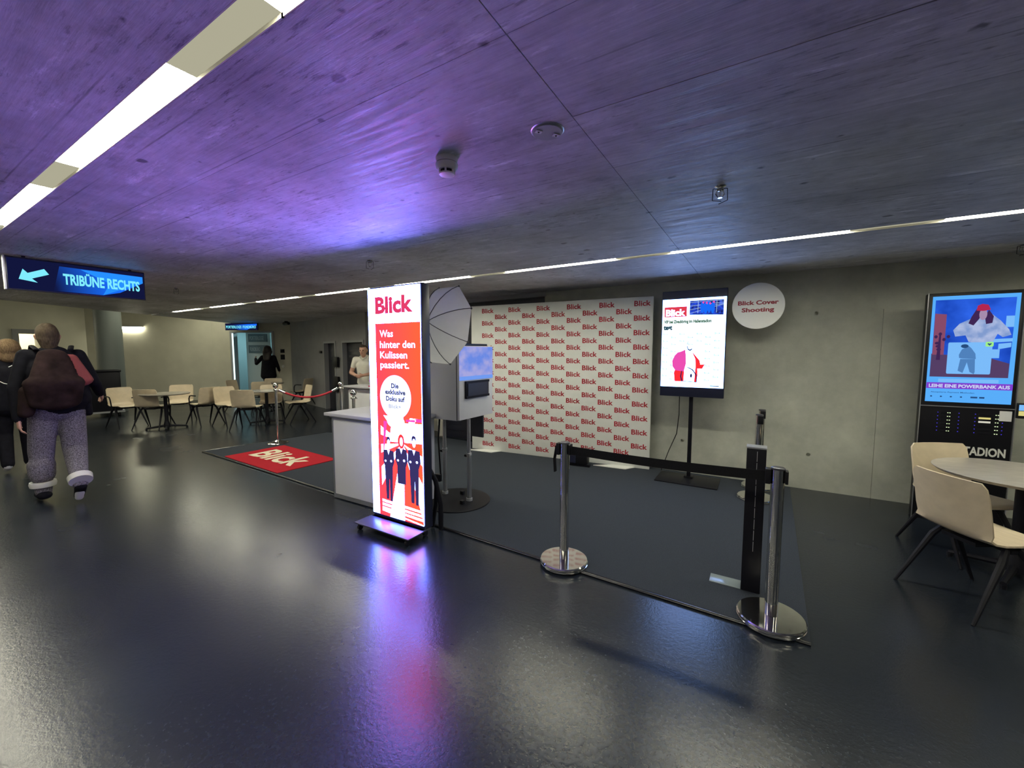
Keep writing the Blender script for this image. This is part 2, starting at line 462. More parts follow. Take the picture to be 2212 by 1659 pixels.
# ceiling of the low hall: backing slab, and formwork panels hanging 12 mm proud of it with open joints
def xb(y): return -11.6 - (y - 1.55) * 0.617
cp = MB().prism([(6.2, -5.2), (6.2, 5.95), (-2.3, 5.95), (-4.4, 8.6), (xb(8.0), 8.6), (xb(-5.2), -5.2)], HC + 0.055, HC + 0.25)
ceiling = cp.build('ceiling', M['ceil']); struct(ceiling)
SX = [6.0, 4.59, 1.96, -0.67, -3.30, -5.93, -8.56, -11.19]
rows = [-5.2, -4.5, -3.98, -3.46, -2.95, -2.85, -2.42, -1.9, -1.38, -0.86, -0.34, 0.08, 0.60, 0.70, 1.07, 1.56, 2.08, 2.60, 3.11, 3.55, 4.05, 4.15, 4.68, 5.2, 5.75]
SLOTS = [(-2.95, -2.85), (0.60, 0.70), (4.05, 4.15)]
def pmesh(y0, y1, xa, xb0, xb1=None):
    xb1 = xb0 if xb1 is None else xb1
    g = random.choice((0.0004, 0.0006, 0.0013))
    gs = 0.0018 if abs(xa + 0.67) < .01 or abs(xb0 + 0.67) < .01 else 0.0006
    return MB().prism([(xa - gs, y0 + g), (xa - gs, y1 - g), (xb1 + gs, y1 - g), (xb0 + gs, y0 + g)], HC, HC + 0.056)
for i in range(len(rows) - 1):
    y0, y1 = rows[i], rows[i + 1]
    if (y0, y1) in SLOTS: continue
    for k in range(len(SX) - 1):
        if SX[k + 1] < max(xb(y0), xb(y1)): 
            if SX[k] > max(xb(y0), xb(y1)) + 0.1:
                pmesh(y0, y1, SX[k], xb(y0), xb(y1)).build('formwork_panel', M['ceil'], ceiling)
            break
        o = pmesh(y0, y1, SX[k], SX[k + 1]).build('formwork_panel', M['ceil'], ceiling)
        o.location.z = random.uniform(0, 0.0012)
    else:
        pmesh(y0, y1, SX[-1], xb(y0), xb(y1)).build('formwork_panel', M['ceil'], ceiling)
for x0, x1 in ((-4.4, -6.5), (-6.5, -9.1), (-9.1, -11.7), (-11.7, -15.5)):
    for y0, y1 in ((5.75, 6.28), (6.28, 7.8)):
        xa = min(x0, -4.4) if y0 < 6 else x0
        MB().prism([(xa - .002, y0 + .002), (xa - .002, y1 - .002), (max(x1, xb(y1)) + .002, y1 - .002), (max(x1, xb(y0)) + .002, y0 + .002)], HC, HC + 0.056).build('formwork_panel', M['ceil'], ceiling)
# higher ceiling past the edge of the low slab
c2 = MB().box(-20, -8.0, -5.2, 11.5, 3.1, 3.2).build('ceiling', M['plaster']); struct(c2)

# ------------------------------------------------------------------ walls
def wall_run(name, pts, z1, t, m, z0=0.0, parent=None):
    mb = MB()
    for a, b in zip(pts[:-1], pts[1:]):
        a = Vector((a[0], a[1], 0)); b = Vector((b[0], b[1], 0)); d = (b - a).normalized(); n = Vector((-d.y, d.x, 0)) * t
        mb.prism([(a.x, a.y), (b.x, b.y), (b.x + n.x, b.y + n.y), (a.x + n.x, a.y + n.y)], z0, z1)
    o = mb.build(name, m, parent)
    return o
# right wall, cast in panels with recessed joints and tie holes
wr = MB().box(-2.9, 6.2, 5.79, 6.1, 0, 2.6).build('wall_right', M['wall']); struct(wr)
holes = [(0.52, 2.03), (0.52, 0.41), (-0.84, 0.42), (-0.84, 2.03), (1.95, 2.05), (1.95, 0.41), (3.3, 2.03), (3.3, 0.41), (-2.2, 2.03), (-2.2, 0.42)]
def holed_panel(x0, x1, z0, z1, hs):
    bm = bmesh.new()
    c = [bm.verts.new((x, 0, z)) for x, z in ((x0, z0), (x1, z0), (x1, z1), (x0, z1))]
    ed = [bm.edges.new((c[i], c[(i + 1) % 4])) for i in range(4)]
    for hx, hz in hs:
        rng_ = [bm.verts.new((hx + 0.021 * math.cos(2 * PI * k / 14), 0, hz + 0.021 * math.sin(2 * PI * k / 14))) for k in range(14)]
        ed += [bm.edges.new((rng_[k], rng_[(k + 1) % 14])) for k in range(14)]
    bmesh.ops.triangle_fill(bm, edges=ed, use_beauty=True)
    bmesh.ops.recalc_face_normals(bm, faces=bm.faces)
    if bm.faces and sum(f.normal.y for f in bm.faces) > 0: bmesh.ops.reverse_faces(bm, faces=bm.faces)
    ext = bmesh.ops.extrude_face_region(bm, geom=list(bm.faces))
    for v in [g for g in ext['geom'] if isinstance(g, bmesh.types.BMVert)]: v.co.y += 0.045
    bmesh.ops.recalc_face_normals(bm, faces=bm.faces)
    me = bpy.data.meshes.new('cast_panel'); bm.to_mesh(me); bm.free(); me.materials.append(M['wall'])
    o = bpy.data.objects.new('cast_panel', me); o.location = (0, 5.75, 0); COL.objects.link(o); o.parent = wr
    return o
for a, b in ((-2.9, 1.0905), (1.0935, 3.75), (3.753, 6.2)):
    holed_panel(a, b, 0, 2.58, [h for h in holes if a + .05 < h[0] < b - .05])
# slightly proud upper lift line right of the joint
wj = MB().box(0.9, 6.1, 5.7478, 5.7502, 2.048, 2.54).build('cast_panel', M['wall'], wr)
# shuttered opening behind the backdrop
op = MB().box(-5.1, -2.9, 5.86, 6.1, 0, 2.60).build('door_3', M['darkdoor']); struct(op)
for k in range(22):
    MB().box(-5.06, -2.92, 5.852, 5.862, 0.03 + k * 0.111, 0.03 + k * 0.111 + 0.104).build('shutter_slat', M['darkdoor'], op)
MB().box(-5.12, -2.88, 5.74, 5.86, 2.455, 2.52).build('shutter_box', M['greywall'], op)
st = wall_run('wall_recess', [(-5.1, 5.86), (-5.35, 6.25), (-7.35, 6.38)][::-1], 2.6, -0.1, M['plaster']); struct(st)
dk = wall_run('door_4', [(-7.9, 6.40), (-7.35, 6.38)], 2.6, 0.1, M['darkdoor']); struct(dk)
# oblique grey wall with two dark doors
A = Vector((-13.1, 7.65)); B = Vector((-7.9, 6.40))
ang = math.atan2((B - A).y, (B - A).x); LW = (B - A).length
WM = Matrix.Translation((A.x, A.y, 0)) @ Matrix.Rotation(ang, 4, 'Z')
wb = MB()
DH = 1.875
spans = [(0, 2.80), (3.62, 4.02), (5.25, LW)]
for a, b in spans: wb.box(a, b, 0, 0.18, 0, DH, WM)
wb.box(0, LW, 0, 0.18, DH, 2.6, WM)
ob = wb.build('wall_service', M['greywall']); struct(ob)
for n, (a, b) in enumerate(((2.80, 3.62), (4.02, 5.25))):
    d = MB().box(a + 0.05, b - 0.05, 0.10, 0.15, 0.0, DH - 0.05, WM).build('door_%d' % (n + 1), M['darkdoor'], None, bevel=0.004); struct(d)
    fr = MB().box(a, a + 0.05, -0.02, 0.17, 0, DH, WM).box(b - 0.05, b, -0.02, 0.17, 0, DH, WM).box(a + 0.05, b - 0.05, -0.02, 0.17, DH - 0.05, DH, WM)
    fr.build('door_frame', M['grey'], d)
    for q in range(3):
        MB().box(a + 0.2, b - 0.2, 0.09, 0.101, 1.32 + q * 0.14, 1.37 + q * 0.14, WM).build('louvre', M['navy'], d)
    MB().tube([WM @ Vector((b - 0.14, 0.02, 0.85)), WM @ Vector((b - 0.14, 0.02, 1.15))], 0.014).build('door_handle', M['alu'], d)
tag(MB().box(3.55, 3.86, -0.08, -0.021, 1.20, 1.46, WM).build('card_reader', M['black'], None, bevel=0.01), 'small black card reader box high on the post between the dark doors', 'card reader')
tag(MB().box(3.55, 3.86, -0.08, -0.021, 0.55, 0.95, WM).build('control_box', M['black'], None, bevel=0.01), 'taller black control box lower on the post between the dark doors', 'control box')
tag(MB().box(2.55, 2.68, -0.05, -0.001, 1.55, 1.62, WM).build('door_sensor', M['black'], None, bevel=0.01), 'tiny black sensor on the grey wall left of the dark doors', 'sensor')
# small camera under the ceiling in the corner
cs = thing('security_camera', 'small dark camera under the ceiling in the far corner by the grey wall', 'camera', (-12.35, 7.1, HC))
MB().lathe([(0.05, 0), (0.05, -0.03)], 16).build('mount', M['black'], cs)
MB().tube([(-.13, 0, -.07), (.13, 0, -.07)], 0.045, 12).build('camera_body', M['black'], cs, smooth=40)
MB().box(-.012, .012, -.012, .012, -.07, -.02).build('bracket', M['black'], cs)

# pale back wall with lit doorway
P0 = Vector((-17.9, 4.0)); P1 = Vector((-15.5, 6.4)); P2 = Vector((-13.1, 7.65))
w1 = wall_run('wall_back', [P2, (-13.62, 7.38)], 3.1, -0.2, M['plaster']); struct(w1)
o = wall_run('wall_back', [(-14.9, 6.71), P1, P0], 3.1, -0.2, M['plaster']); struct(o)
dvec = (P2 - P1).normalized(); 
dA = Vector((-14.9, 6.71)); dB = Vector((-13.62, 7.38))
o = wall_run('wall_back', [dB, dA], 3.1, -0.2, M['plaster'], z0=2.27); struct(o)
DM = Matrix.Translation((dA.x, dA.y, 0)) @ Matrix.Rotation(math.atan2((dB - dA).y, (dB - dA).x), 4, 'Z')
dw = (dB - dA).length
fr = MB().box(-0.03, 0.05, -0.02, 0.22, 0, 2.27, DM).box(dw - 0.05, dw + 0.03, -0.02, 0.22, 0, 2.27, DM).box(0.05, dw - 0.05, -0.02, 0.22, 2.22, 2.27, DM).build('door_5', M['grey']); struct(fr)
MB().box(0.055, 0.10, -0.035, -0.022, 0.15, 2.2, DM).build('door_edge_light', M['cyan_light'], fr)
rm = MB().box(-0.6, dw + 0.5, 2.2, 2.3, 0, 2.5, DM).box(-0.6, -0.5, 0.2, 2.2, 0, 2.5, DM).box(dw + 0.4, dw + 0.5, 0.2, 2.2, 0, 2.5, DM).box(-0.6, dw + 0.5, 0.2, 2.3, 2.5, 2.55, DM).build('wall_office', M['room']); struct(rm)
lampo = thing('office_ceiling_lamp', 'cool white lamp inside the lit office doorway', 'lamp', tuple(DM @ Vector((dw / 2, 1.2, 2.49))), math.atan2((dB - dA).y, (dB - dA).x))
MB().box(-0.5, 0.5, -0.1, 0.1, -0.02, 0).build('diffuser', emit('office_light', (0.55, 0.95, 1.0), 26.0), lampo)
for z, s, nm in ((1.93, 'PORTIERLOGE', 'upper'), (1.55, 'FUNDBÜRO', 'lower')):
    pn = thing('office_sign', 'dark board reading %s, %s of the two boards in the office doorway' % (s, nm), 'sign')
    MB().box(0.22, 0.88, 0.5, 0.53, z, z + 0.27, DM).build('board', M['roomsign'], pn)
    q = MB(); put_text(q, s, 0.27, 0.07, 0.13, w=0.50 if nm == 'upper' else 0.36, bold=0.02, z=0.0, Mx=DM @ plane((0, 0.498, z), (1, 0, 0), (0, 0, 1)))
    q.build('lettering', M['roomtext'], pn)
# glazed partition holding the boards
gp = MB().box(0.12, 0.98, 0.53, 0.56, 0.0, 2.24, DM).build('trim_1', M['room']); struct(gp)
# switches on the wall right of the doorway
for z, sz, lab in ((1.62, .06, 'upper dark wall switch right of the lit doorway'), (1.42, .08, 'lower dark wall switch right of the lit doorway'), (1.12, .05, 'pale round wall button below the dark switches')):
    b0 = DM @ Vector((dw + 0.30, -0.012, z))
    q = MB()
    if sz == .05: q.tube([(0, 0, 0), (0, 0.013, 0)], 0.05, 16)
    else: q.box(-0.07, 0.07, 0, 0.013, -sz, sz)
    o = q.build('wall_switch' if sz != .05 else 'wall_button', M['black'] if sz != .05 else M['ivory'], None, bevel=0.003)
    o.location = b0; o.rotation_euler = (0, 0, math.atan2((dB - dA).y, (dB - dA).x)); tag(o, lab, 'switch' if sz != .05 else 'button')
# far left wall with two lit openings
Q0 = Vector((-17.9, 4.0)); Q1 = Vector((-15.2, -5.2))
qa = math.atan2((Q0 - Q1).y, (Q0 - Q1).x); QL = (Q0 - Q1).length
QM = Matrix.Translation((Q1.x, Q1.y, 0)) @ Matrix.Rotation(qa, 4, 'Z')     # local x runs toward Q0, +y is away from the hall
def qpos(t): return QM @ Vector((t, 0, 0))
OPEN = [(6.10, 6.85, 0.0, 2.10), (8.10, 8.55, 0.0, 2.10)]
q = MB(); last = 0
for a, b, z0, z1 in OPEN:
    q.box(last, a, 0, 0.25, 0, 3.1, QM); q.box(a, b, 0, 0.25, z1, 3.1, QM); last = b
q.box(last, QL, 0, 0.25, 0, 3.1, QM)
struct(q.build('wall_left', M['plaster']))
for n, (a, b, z0, z1) in enumerate(OPEN):
    o = MB().box(a - 0.12, a, -0.04, 0.27, 0, z1 + 0.12, QM).box(b, b + 0.12, -0.04, 0.27, 0, z1 + 0.12, QM).box(a, b, -0.04, 0.27, z1, z1 + 0.12, QM).build('door_%d' % (n + 6), M['greywall']); struct(o)
o = MB().box(5.2, QL, 1.5, 1.6, 0, 3.0, QM).box(5.2, 5.3, 0.25, 1.5, 0, 3.0, QM).box(QL-.1, QL, 0.25, 1.5, 0, 3.0, QM).box(5.2, QL, 0.25, 1.6, 3.0, 3.05, QM).build('wall_passage', M['plaster']); struct(o)
o = MB().box(5.6, QL - 0.4, 0.7, 1.0, 2.94, 2.99, QM).build('passage_lamp', emit('passage_light', (1.0, 0.93, 0.66), 40.0)); tag(o, 'lit ceiling lamp inside the passage behind the far left wall', 'lamp')
# walls beside and behind the camera, out of the picture
struct(MB().box(6.0, 6.2, -5.2, 5.8, 0, 2.6).build('wall_side', M['wall']))
struct(MB().box(-15.2, 6.2, -5.4, -5.2, 0, 3.1).build('wall_front', M['wall']))
# round column
o = MB().lathe([(0.27, 0), (0.27, 3.1)], 40, (-14.75, 3.72, 0)).build('column', mat('painted_column', (0.15, 0.17, 0.165), 0.5), smooth=40); struct(o)

# ------------------------------------------------------------------ ceiling light strips
def light_row(yc, xs, what):
    n = len(xs)
    for i, x0 in enumerate(xs):
        t = thing('ceiling_light', what[i] if isinstance(what, list) else what, 'ceiling light', (x0, yc, HC), 0, 'recessed strip lights')
        L0, L1 = 1.31, 1.84
        h = 0.05
        MB().box(-0.0, L1, -h, -h + 0.004, 0.0, 0.05).box(0, L1, h - 0.004, h, 0, 0.05).box(0, L1, -h, h, 0.05, 0.054).build('channel', M['strip_off'], t)
        MB().box(0.004, L0, -h + 0.004, h - 0.004, 0.012, 0.024).build('diffuser', M['strip_on'], t)
        MB().box(L0 + 0.004, L1 - 0.004, -h + 0.004, h - 0.004, 0.013, 0.024).build('cover', M['strip_dim'], t)  # weak glow put into the cover for light spreading from neighbouring tubes
ORD = ['first', 'second', 'third', 'fourth', 'fifth', 'sixth', 'seventh', 'eighth', 'ninth', 'tenth']
rx = [-11.80 + 1.84 * k for k in range(10)]
light_row(4.10, [x for x in rx if x < 6.0 - 1.8], ['%s strip light from the far left end of the row along the concrete wall' % ORD[k] for k in range(10)])
lx = [-4.83 + 1.83 * k for k in range(-3, 6)]
lab = ['recessed strip light of the near row, %s beyond the left picture edge' % w for w in ('third', 'second', 'first')] + ['lit strip above the hanging sign, lower left one of the near row', 'long lit strip in the middle of the near ceiling row at upper left', 'lit strip cut by the top edge of the picture in the near row'] + ['strip light of the near row, %s beyond the top picture edge' % w for w in ('first', 'second', 'third')]
light_row(0.65, [x for x in lx if x < 4.2], lab)
light_row(-2.90, [-8.5 + 1.84 * k for k in range(6)], ['%s strip light from the left in the row behind the photographer' % ORD[k] for k in range(6)])  # extra row, out of view, added to balance the light

for k_, (x_, y_) in enumerate(((-12.9, 2.3), (-13.9, 4.2), (-14.75, 5.6))):  # lamps added out of sight past the slab edge to brighten the far wall
    t = thing('ceiling_light', '%s lamp on the higher ceiling before the pale far wall' % ('left', 'middle', 'right')[k_], 'ceiling light', (x_, y_, 3.1), R(-58))
    MB().box(-0.6, 0.6, -0.09, 0.09, -0.07, -0.0001).build('housing', M['grey'], t)
    MB().box(-0.57, 0.57, -0.07, 0.07, -0.078, -0.0702).build('diffuser', M['cove'], t)
# wall lamps
def wall_lamp(p, rz, label):
    t = thing('wall_lamp', label, 'wall lamp', p, rz, 'tube lamps on the pale far walls')
    MB().tube([(-0.33, -0.06, 0), (0.33, -0.06, 0)], 0.028, 12).build('lamp_tube', M['wlamp'], t, smooth=40)
    MB().box(-0.36, 0.36, -0.10, 0.0, 0.035, 0.055).build('lamp_shade', M['black'], t)
    MB().box(-0.05, 0.05, -0.05, 0, -0.02, 0.034).build('bracket', M['grey'], t)
wall_lamp((-17.10, 4.83, 2.35), math.atan2((P1 - P0).y, (P1 - P0).x), 'slim lit tube lamp on the pale wall right of the round column')
pq = qpos(6.45)
wall_lamp((pq.x + 0.1, pq.y + 0.02, 2.35), qa + PI * 0, 'slim lit tube lamp above the opening at the left picture edge')

# ------------------------------------------------------------------ carpet and mat
CZ = 0.012
ct = thing('carpet', 'large charcoal carpet laid in front of the concrete wall under the photo corner', 'carpet')
MB().prism([(-7.55, 2.92), (0.30, 2.66), (0.36, 5.70), (-2.9, 5.70), (-5.1, 5.70), (-7.25, 4.86)], 0.0005, CZ).build('carpet_pile', M['carpet'], ct)
e = MB()
pts = [Vector((-7.55, 2.92, 0)), Vector((0.30, 2.66, 0))]
MB().tube([(-7.56, 2.905, 0.008), (-4.2, 2.80, 0.010), (-2.5, 2.74, 0.008), (-1.0, 2.68, 0.010), (0.30, 2.645, 0.008)], 0.015, 10, ry=0.6).build('edge_strip', M['trim'], ct, smooth=50)
MB().tube([(-7.56, 2.92, 0.008), (-7.26, 4.87, 0.008)], 0.008, 8).build('edge_strip', M['trim'], ct)
mt = thing('logo_mat', 'red mat with cream Blick lettering lying on the charcoal carpet', 'mat')
mo = [(-6.87, 2.92), (-5.33, 2.86), (-5.27, 3.70), (-6.83, 3.80)]
MB().prism(mo, CZ + 0.0005, CZ + 0.009).build('mat_pile', M['mat_red'], mt)
q = MB(); put_text(q, 'Blick', -6.70, 3.04, 0.42, w=1.16, bold=0.035, z=CZ + 0.0105, Mx=Matrix.Rotation(R(-1.0), 4, 'Z'), shear=0)
q.build('lettering', M['cream'], mt)

# ------------------------------------------------------------------ LED poster
lp = thing('led_poster', 'tall glowing LED poster on castors with white Blick header and red advert', 'display', (-3.04, 2.50, 0))
def U(x): return (x + 3.161) * 0.9615
def V(z): return 1.6 + (z - 1.6) * 0.9615
W0, W1, ZB, ZT = 0.0, 0.635, 0.105, 2.155
MB().box(W0, W1 + 0.012, 0.006, 0.10, ZB - 0.03, ZT + 0.012).build('casing', M['navy'], lp, bevel=0.004)
sc_ = MB().box(W0, W1, 0.0, 0.006, ZB, ZT).build('screen', M['led_white'], lp)
grad = emit('led_red_gradient', (1, 1, 1))
nt = grad.node_tree; e_ = [n for n in nt.nodes if n.type == 'EMISSION'][0]
tc_ = nt.nodes.new('ShaderNodeTexCoord'); sx_ = nt.nodes.new('ShaderNodeSeparateXYZ'); cr_ = nt.nodes.new('ShaderNodeValToRGB')
nt.links.new(tc_.outputs['Object'], sx_.inputs[0]); nt.links.new(sx_.outputs[0], cr_.inputs[0]); nt.links.new(cr_.outputs[0], e_.inputs[0])
cr_.color_ramp.elements[0].position = 0.10; cr_.color_ramp.elements[0].color = (1.0, 0.0065, 0.0105, 1)
cr_.color_ramp.elements[1].position = 0.60; cr_.color_ramp.elements[1].color = (1.0, 0.0115, 0.0045, 1)
e_.inputs[1].default_value = 8.5 * LED
art('advert_panel', sc_, grad, [[(0.09, ZB), (W1, ZB), (W1, V(1.857)), (0.09, V(1.857))]], 1)
q = MB(); put_text(q, 'Blick', U(-3.062), V(1.953), 0.140, w=U(-2.581) - U(-3.062), bold=0.065, z=0.0024, Mx=FRONT); q.build('header_lettering', M['led_pink'], sc_)
for s, z, x1 in (('Was', 1.734, -2.835), ('hinter den', 1.634, -2.564), ('Kulissen', 1.540, -2.662), ('passiert.', 1.450, -2.642)):
    q = MB(); put_text(q, s, U(-3.010), V(z), 0.062, w=U(x1) - U(-3.010), bold=0.03, z=0.0024, Mx=FRONT)
    q.build('advert_lettering', M['led_soft'], sc_)
# photograph strip at the bottom: rays, stage and three people
pb0, pb1 = 0.13, W1
rays = []
cx, cy = 0.40, 0.80
pal = []
for k in range(10):
    a0 = R(18 + k * 34); a1 = a0 + R(15)
    def hit(a):
        dx, dy = math.cos(a), math.sin(a); ts = []
        if dx > 0: ts.append((pb1 - cx) / dx)
        if dx < 0: ts.append((pb0 - cx) / dx)
        if dy > 0: ts.append((1.03 - cy) / dy)
        if dy < 0: ts.append((ZB - cy) / dy)
        t = min(ts); return (cx + dx * t, cy + dy * t)
    rays.append([(cx, cy), hit(a0), hit(a1)])
art('light_rays', sc_, M['led_white'], rays[0::1], 2)
art('light_rays', sc_, M['led_magenta'], [[(0.17, 0.98), (0.215, 0.98), (0.155, 0.62)], [(0.46, 0.74), (0.50, 0.70), (0.50, 0.60)], [(0.56, 1.03), (0.635, 1.03), (0.635, 1.005), (0.57, 1.00)], [(0.45, 1.015), (0.56, 1.02), (0.56, 1.0), (0.45, 0.995)]], 3)
art('ceiling_slats', sc_, M['led_white'], [[(0.24, 0.80), (0.63, 0.82), (0.63, 0.99), (0.27, 0.97)]], 2.5)
art('ceiling_slats', sc_, M['led_magenta'], [[(0.26 + k * 0.034, 0.80), (0.265 + k * 0.034, 0.80), (0.325 + k * 0.034, 0.98), (0.318 + k * 0.034, 0.98)] for k in range(9)], 3)
art('stage_steps', sc_, M['led_white'], [[(pb0, 0.255 - k * 0.035), (W1, 0.235 - k * 0.035), (W1, 0.245 - k * 0.035 - 0.03), (pb0, 0.262 - k * 0.035 - 0.03)] for k in range(3)] + [[(pb0, 0.16), (W1, 0.115), (W1, 0.105), (pb0, 0.145)]], 2.6)
art('speech_bubble', sc_, M['led_soft'], [ell(U(-2.822), V(1.186), 0.192, 0.193, 48), ell(U(-2.822), 0.985, 0.11, 0.06, 24)], 4)
for s, z, a, b in (('Die', 1.269, -2.869, -2.775), ('exklusive', 1.212, -2.950, -2.690), ('Doku auf', 1.150, -2.940, -2.700)):
    q = MB(); put_text(q, s, U(a), V(z), 0.042, w=U(b) - U(a), bold=0.05, z=0.0064, Mx=FRONT)
    q.build('bubble_lettering', M['led_dark'], sc_)
q = MB(); put_text(q, 'Blick+', U(-2.905), V(1.084), 0.034, w=0.15, bold=0.035, z=0.0064, Mx=FRONT); q.build('bubble_lettering', M['led_grey'], sc_)
def figure(cx, z0, z1, w, skirt, hair):
    h = z1 - z0
    body = [(cx - .10 * w, z0 + .80 * h), (cx - .45 * w, z0 + .79 * h), (cx - .50 * w, z0 + .62 * h), (cx - .36 * w, z0 + .54 * h)]
    if skirt: body += [(cx - .34 * w, z0 + .28 * h), (cx + .34 * w, z0 + .28 * h)]
    else: body += [(cx - .26 * w, z0 + .02 * h), (cx - .02 * w, z0 + .02 * h), (cx + .04 * w, z0 + .35 * h), (cx + .08 * w, z0), (cx + .30 * w, z0)]
    body += [(cx + .36 * w, z0 + .54 * h), (cx + .50 * w, z0 + .62 * h), (cx + .45 * w, z0 + .79 * h), (cx + .10 * w, z0 + .80 * h)]
    art('pictured_clothes', sc_, M['led_navy'], [body], 5)
    art('pictured_hair', sc_, hair, [ell(cx, z0 + .905 * h, .27 * w, .105 * h, 20)] if hair is not M['led_navy'] else [ell(cx, z0 + .955 * h, .17 * w, .05 * h, 16)], 4.6)
    art('pictured_face', sc_, M['led_soft'], [ell(cx + .02 * w, z0 + .90 * h, .135 * w, .066 * h, 16), [(cx - .13 * w, z0 + .80 * h), (cx, z0 + .72 * h), (cx + .13 * w, z0 + .80 * h)], ell(cx - .28 * w, z0 + .62 * h, .09 * w, .018 * h, 10), ell(cx + .22 * w, z0 + .63 * h, .09 * w, .02 * h, 10)], 5.4)
    if skirt:
        art('pictured_legs', sc_, M['led_white'], [[(cx - .22 * w, z0 + .28 * h), (cx + .2 * w, z0 + .28 * h), (cx + .18 * w, z0), (cx + .05 * w, z0 - .02 * h)]], 5.2)
figure(U(-2.925), 0.255, 0.84, 0.145, False, M['led_navy'])
figure(U(-2.758), 0.265, 0.875, 0.150, True, M['led_red'])
figure(U(-2.600), 0.275, 0.88, 0.155, False, M['led_navy'])
q = MB(); put_text(q, 'C.VAP.C - D.ND', 0.20, 0.166, 0.022, w=0.33, bold=0.03, z=0.0078, Mx=FRONT); q.build('caption_lettering', M['led_grey'], sc_)
base = MB().box(-0.02, 0.655, -0.205, 0.06, 0.062, 0.074).build('base_plate', M['rib'], lp, bevel=0.004)
MB().box(0.0, W1, -0.02, 0.10, 0.0745, ZB - 0.0305).build('foot_rail', M['navy'], lp)
for x in (0.02, 0.61):
    for y in (-0.17, 0.04):
        c = MB().box(x - 0.01, x + 0.01, y - 0.01, y + 0.01, 0.045, 0.0615).build('caster', M['black'], lp)
        MB().tube([(x - 0.012, y, 0.024), (x + 0.012, y, 0.024)], 0.024, 16).build('wheel', M['black'], c, smooth=40)
# black rear strut and cable bundle behind the poster
st = MB()
st.tube([(0.56, 0.13, 0.60), (0.62, 0.17, 0.46), (0.66, 0.19, 0.24), (0.65, 0.20, 0.012)], 0.022, 8)
st.tube([(0.63, 0.17, 0.42), (0.59, 0.20, 0.22), (0.55, 0.20, 0.012)], 0.018, 8)
st.build('rear_strut', M['blackmat'], lp, smooth=50)

# ------------------------------------------------------------------ counters
def desk(name, label, loc, rz, w, d, h, group=None):
    t = thing(name, label, 'counter', loc, rz, group)
    MB().box(0.0, w, 0.0, d, 0.0, h - 0.055).build('body', M['counter'], t, bevel=0.003)
    MB().box(0.02, w - 0.02, -0.007, -0.0005, 0.045, h - 0.09).build('front_panel', M['white'], t, bevel=0.002)
    MB().box(0.0, 0.018, -0.011, -0.0005, 0.0, h - 0.06).build('corner_profile', M['alu'], t)
    MB().box(w - 0.018, w, -0.011, -0.0005, 0.0, h - 0.06).build('corner_profile', M['alu'], t)
    MB().box(0.018, w - 0.018, -0.011, -0.0005, 0.0, 0.04).build('corner_profile', M['alu'], t)
    MB().box(-0.06, w + 0.06, -0.06, d + 0.03, h - 0.032, h).build('worktop', M['counter'], t, bevel=0.003)
    MB().box(-0.02, w + 0.02, -0.02, d, h - 0.055, h - 0.0325).build('worktop_rail', M['alu'], t)
    return t
desk('reception_counter', 'white panelled reception counter with grey worktop left of the LED poster', (-3.93, 2.72, CZ), R(1), 1.0, 0.50, 0.935)
desk('bar_counter', 'pale rear counter where the man in the white polo stands', (-6.74, 5.02, CZ), R(1), 1.6, 0.45, 0.94)
tp = thing('product_stand', 'small pink and red display piece on the rear counter beside the man', 'ornament', (-6.12, 5.08, CZ + 0.941))
MB().lathe([(0.07, 0), (0.07, 0.02), (0.02, 0.03), (0.02, 0.07), (0.06, 0.10), (0.05, 0.13)], 20).build('pedestal', M['redobj'], tp, smooth=30)
MB().lathe([(0.03, 0.131), (0.045, 0.16), (0.02, 0.19)], 20).build('knob', M['white'], tp, smooth=30)

# ------------------------------------------------------------------ photo booth box on a stand
pbth = thing('photo_booth', 'white photo booth box on two grey posts behind the LED poster', 'photo booth', (-2.60, 3.20, CZ))
BZ0, BZ1 = 0.885, 1.635
MB().box(-0.42, -0.004, 0.0, 0.56, BZ0, BZ1).build('body', M['white'], pbth, bevel=0.006)
side = MB().box(0.0, 0.03, 0.004, 0.60, BZ0 + 0.005, BZ1 + 0.01).build('side_panel', M['white'], pbth, bevel=0.004)
MB().box(-0.0038, -0.0002, 0.001, 0.56, BZ0 + 0.01, BZ1).build('seam', M['black'], pbth)
SM = plane((0.0305, 0, 0), (0, 1, 0), (0, 0, 1))     # faces +X
scr = MB().box(0.0306, 0.034, 0.006, 0.598, 1.295, 1.640).build('screen', M['booth_scr'], pbth)
art('screen_band', scr, M['booth_scr2'], [[(0.006, 1.295), (0.598, 1.295), (0.598, 1.335), (0.006, 1.335)]], 4, SM)
win = MB().box(0.0306, 0.05, 0.09, 0.50, 1.105, 1.285).build('camera_window', M['black'], pbth, bevel=0.004)
MB().box(0.0502, 0.056, 0.12, 0.47, 1.13, 1.26).build('window_glass', M['darkdoor'], win)
MB().box(0.0502, 0.058, 0.09, 0.50, 1.2605, 1.285).box(0.0502, 0.058, 0.09, 0.50, 1.105, 1.1295).build('window_frame', M['blackmat'], win)
MB().box(-0.30, 0.028, 0.10, 0.50, BZ1 + 0.012, BZ1 + 0.035).build('top_tray', M['black'], pbth)
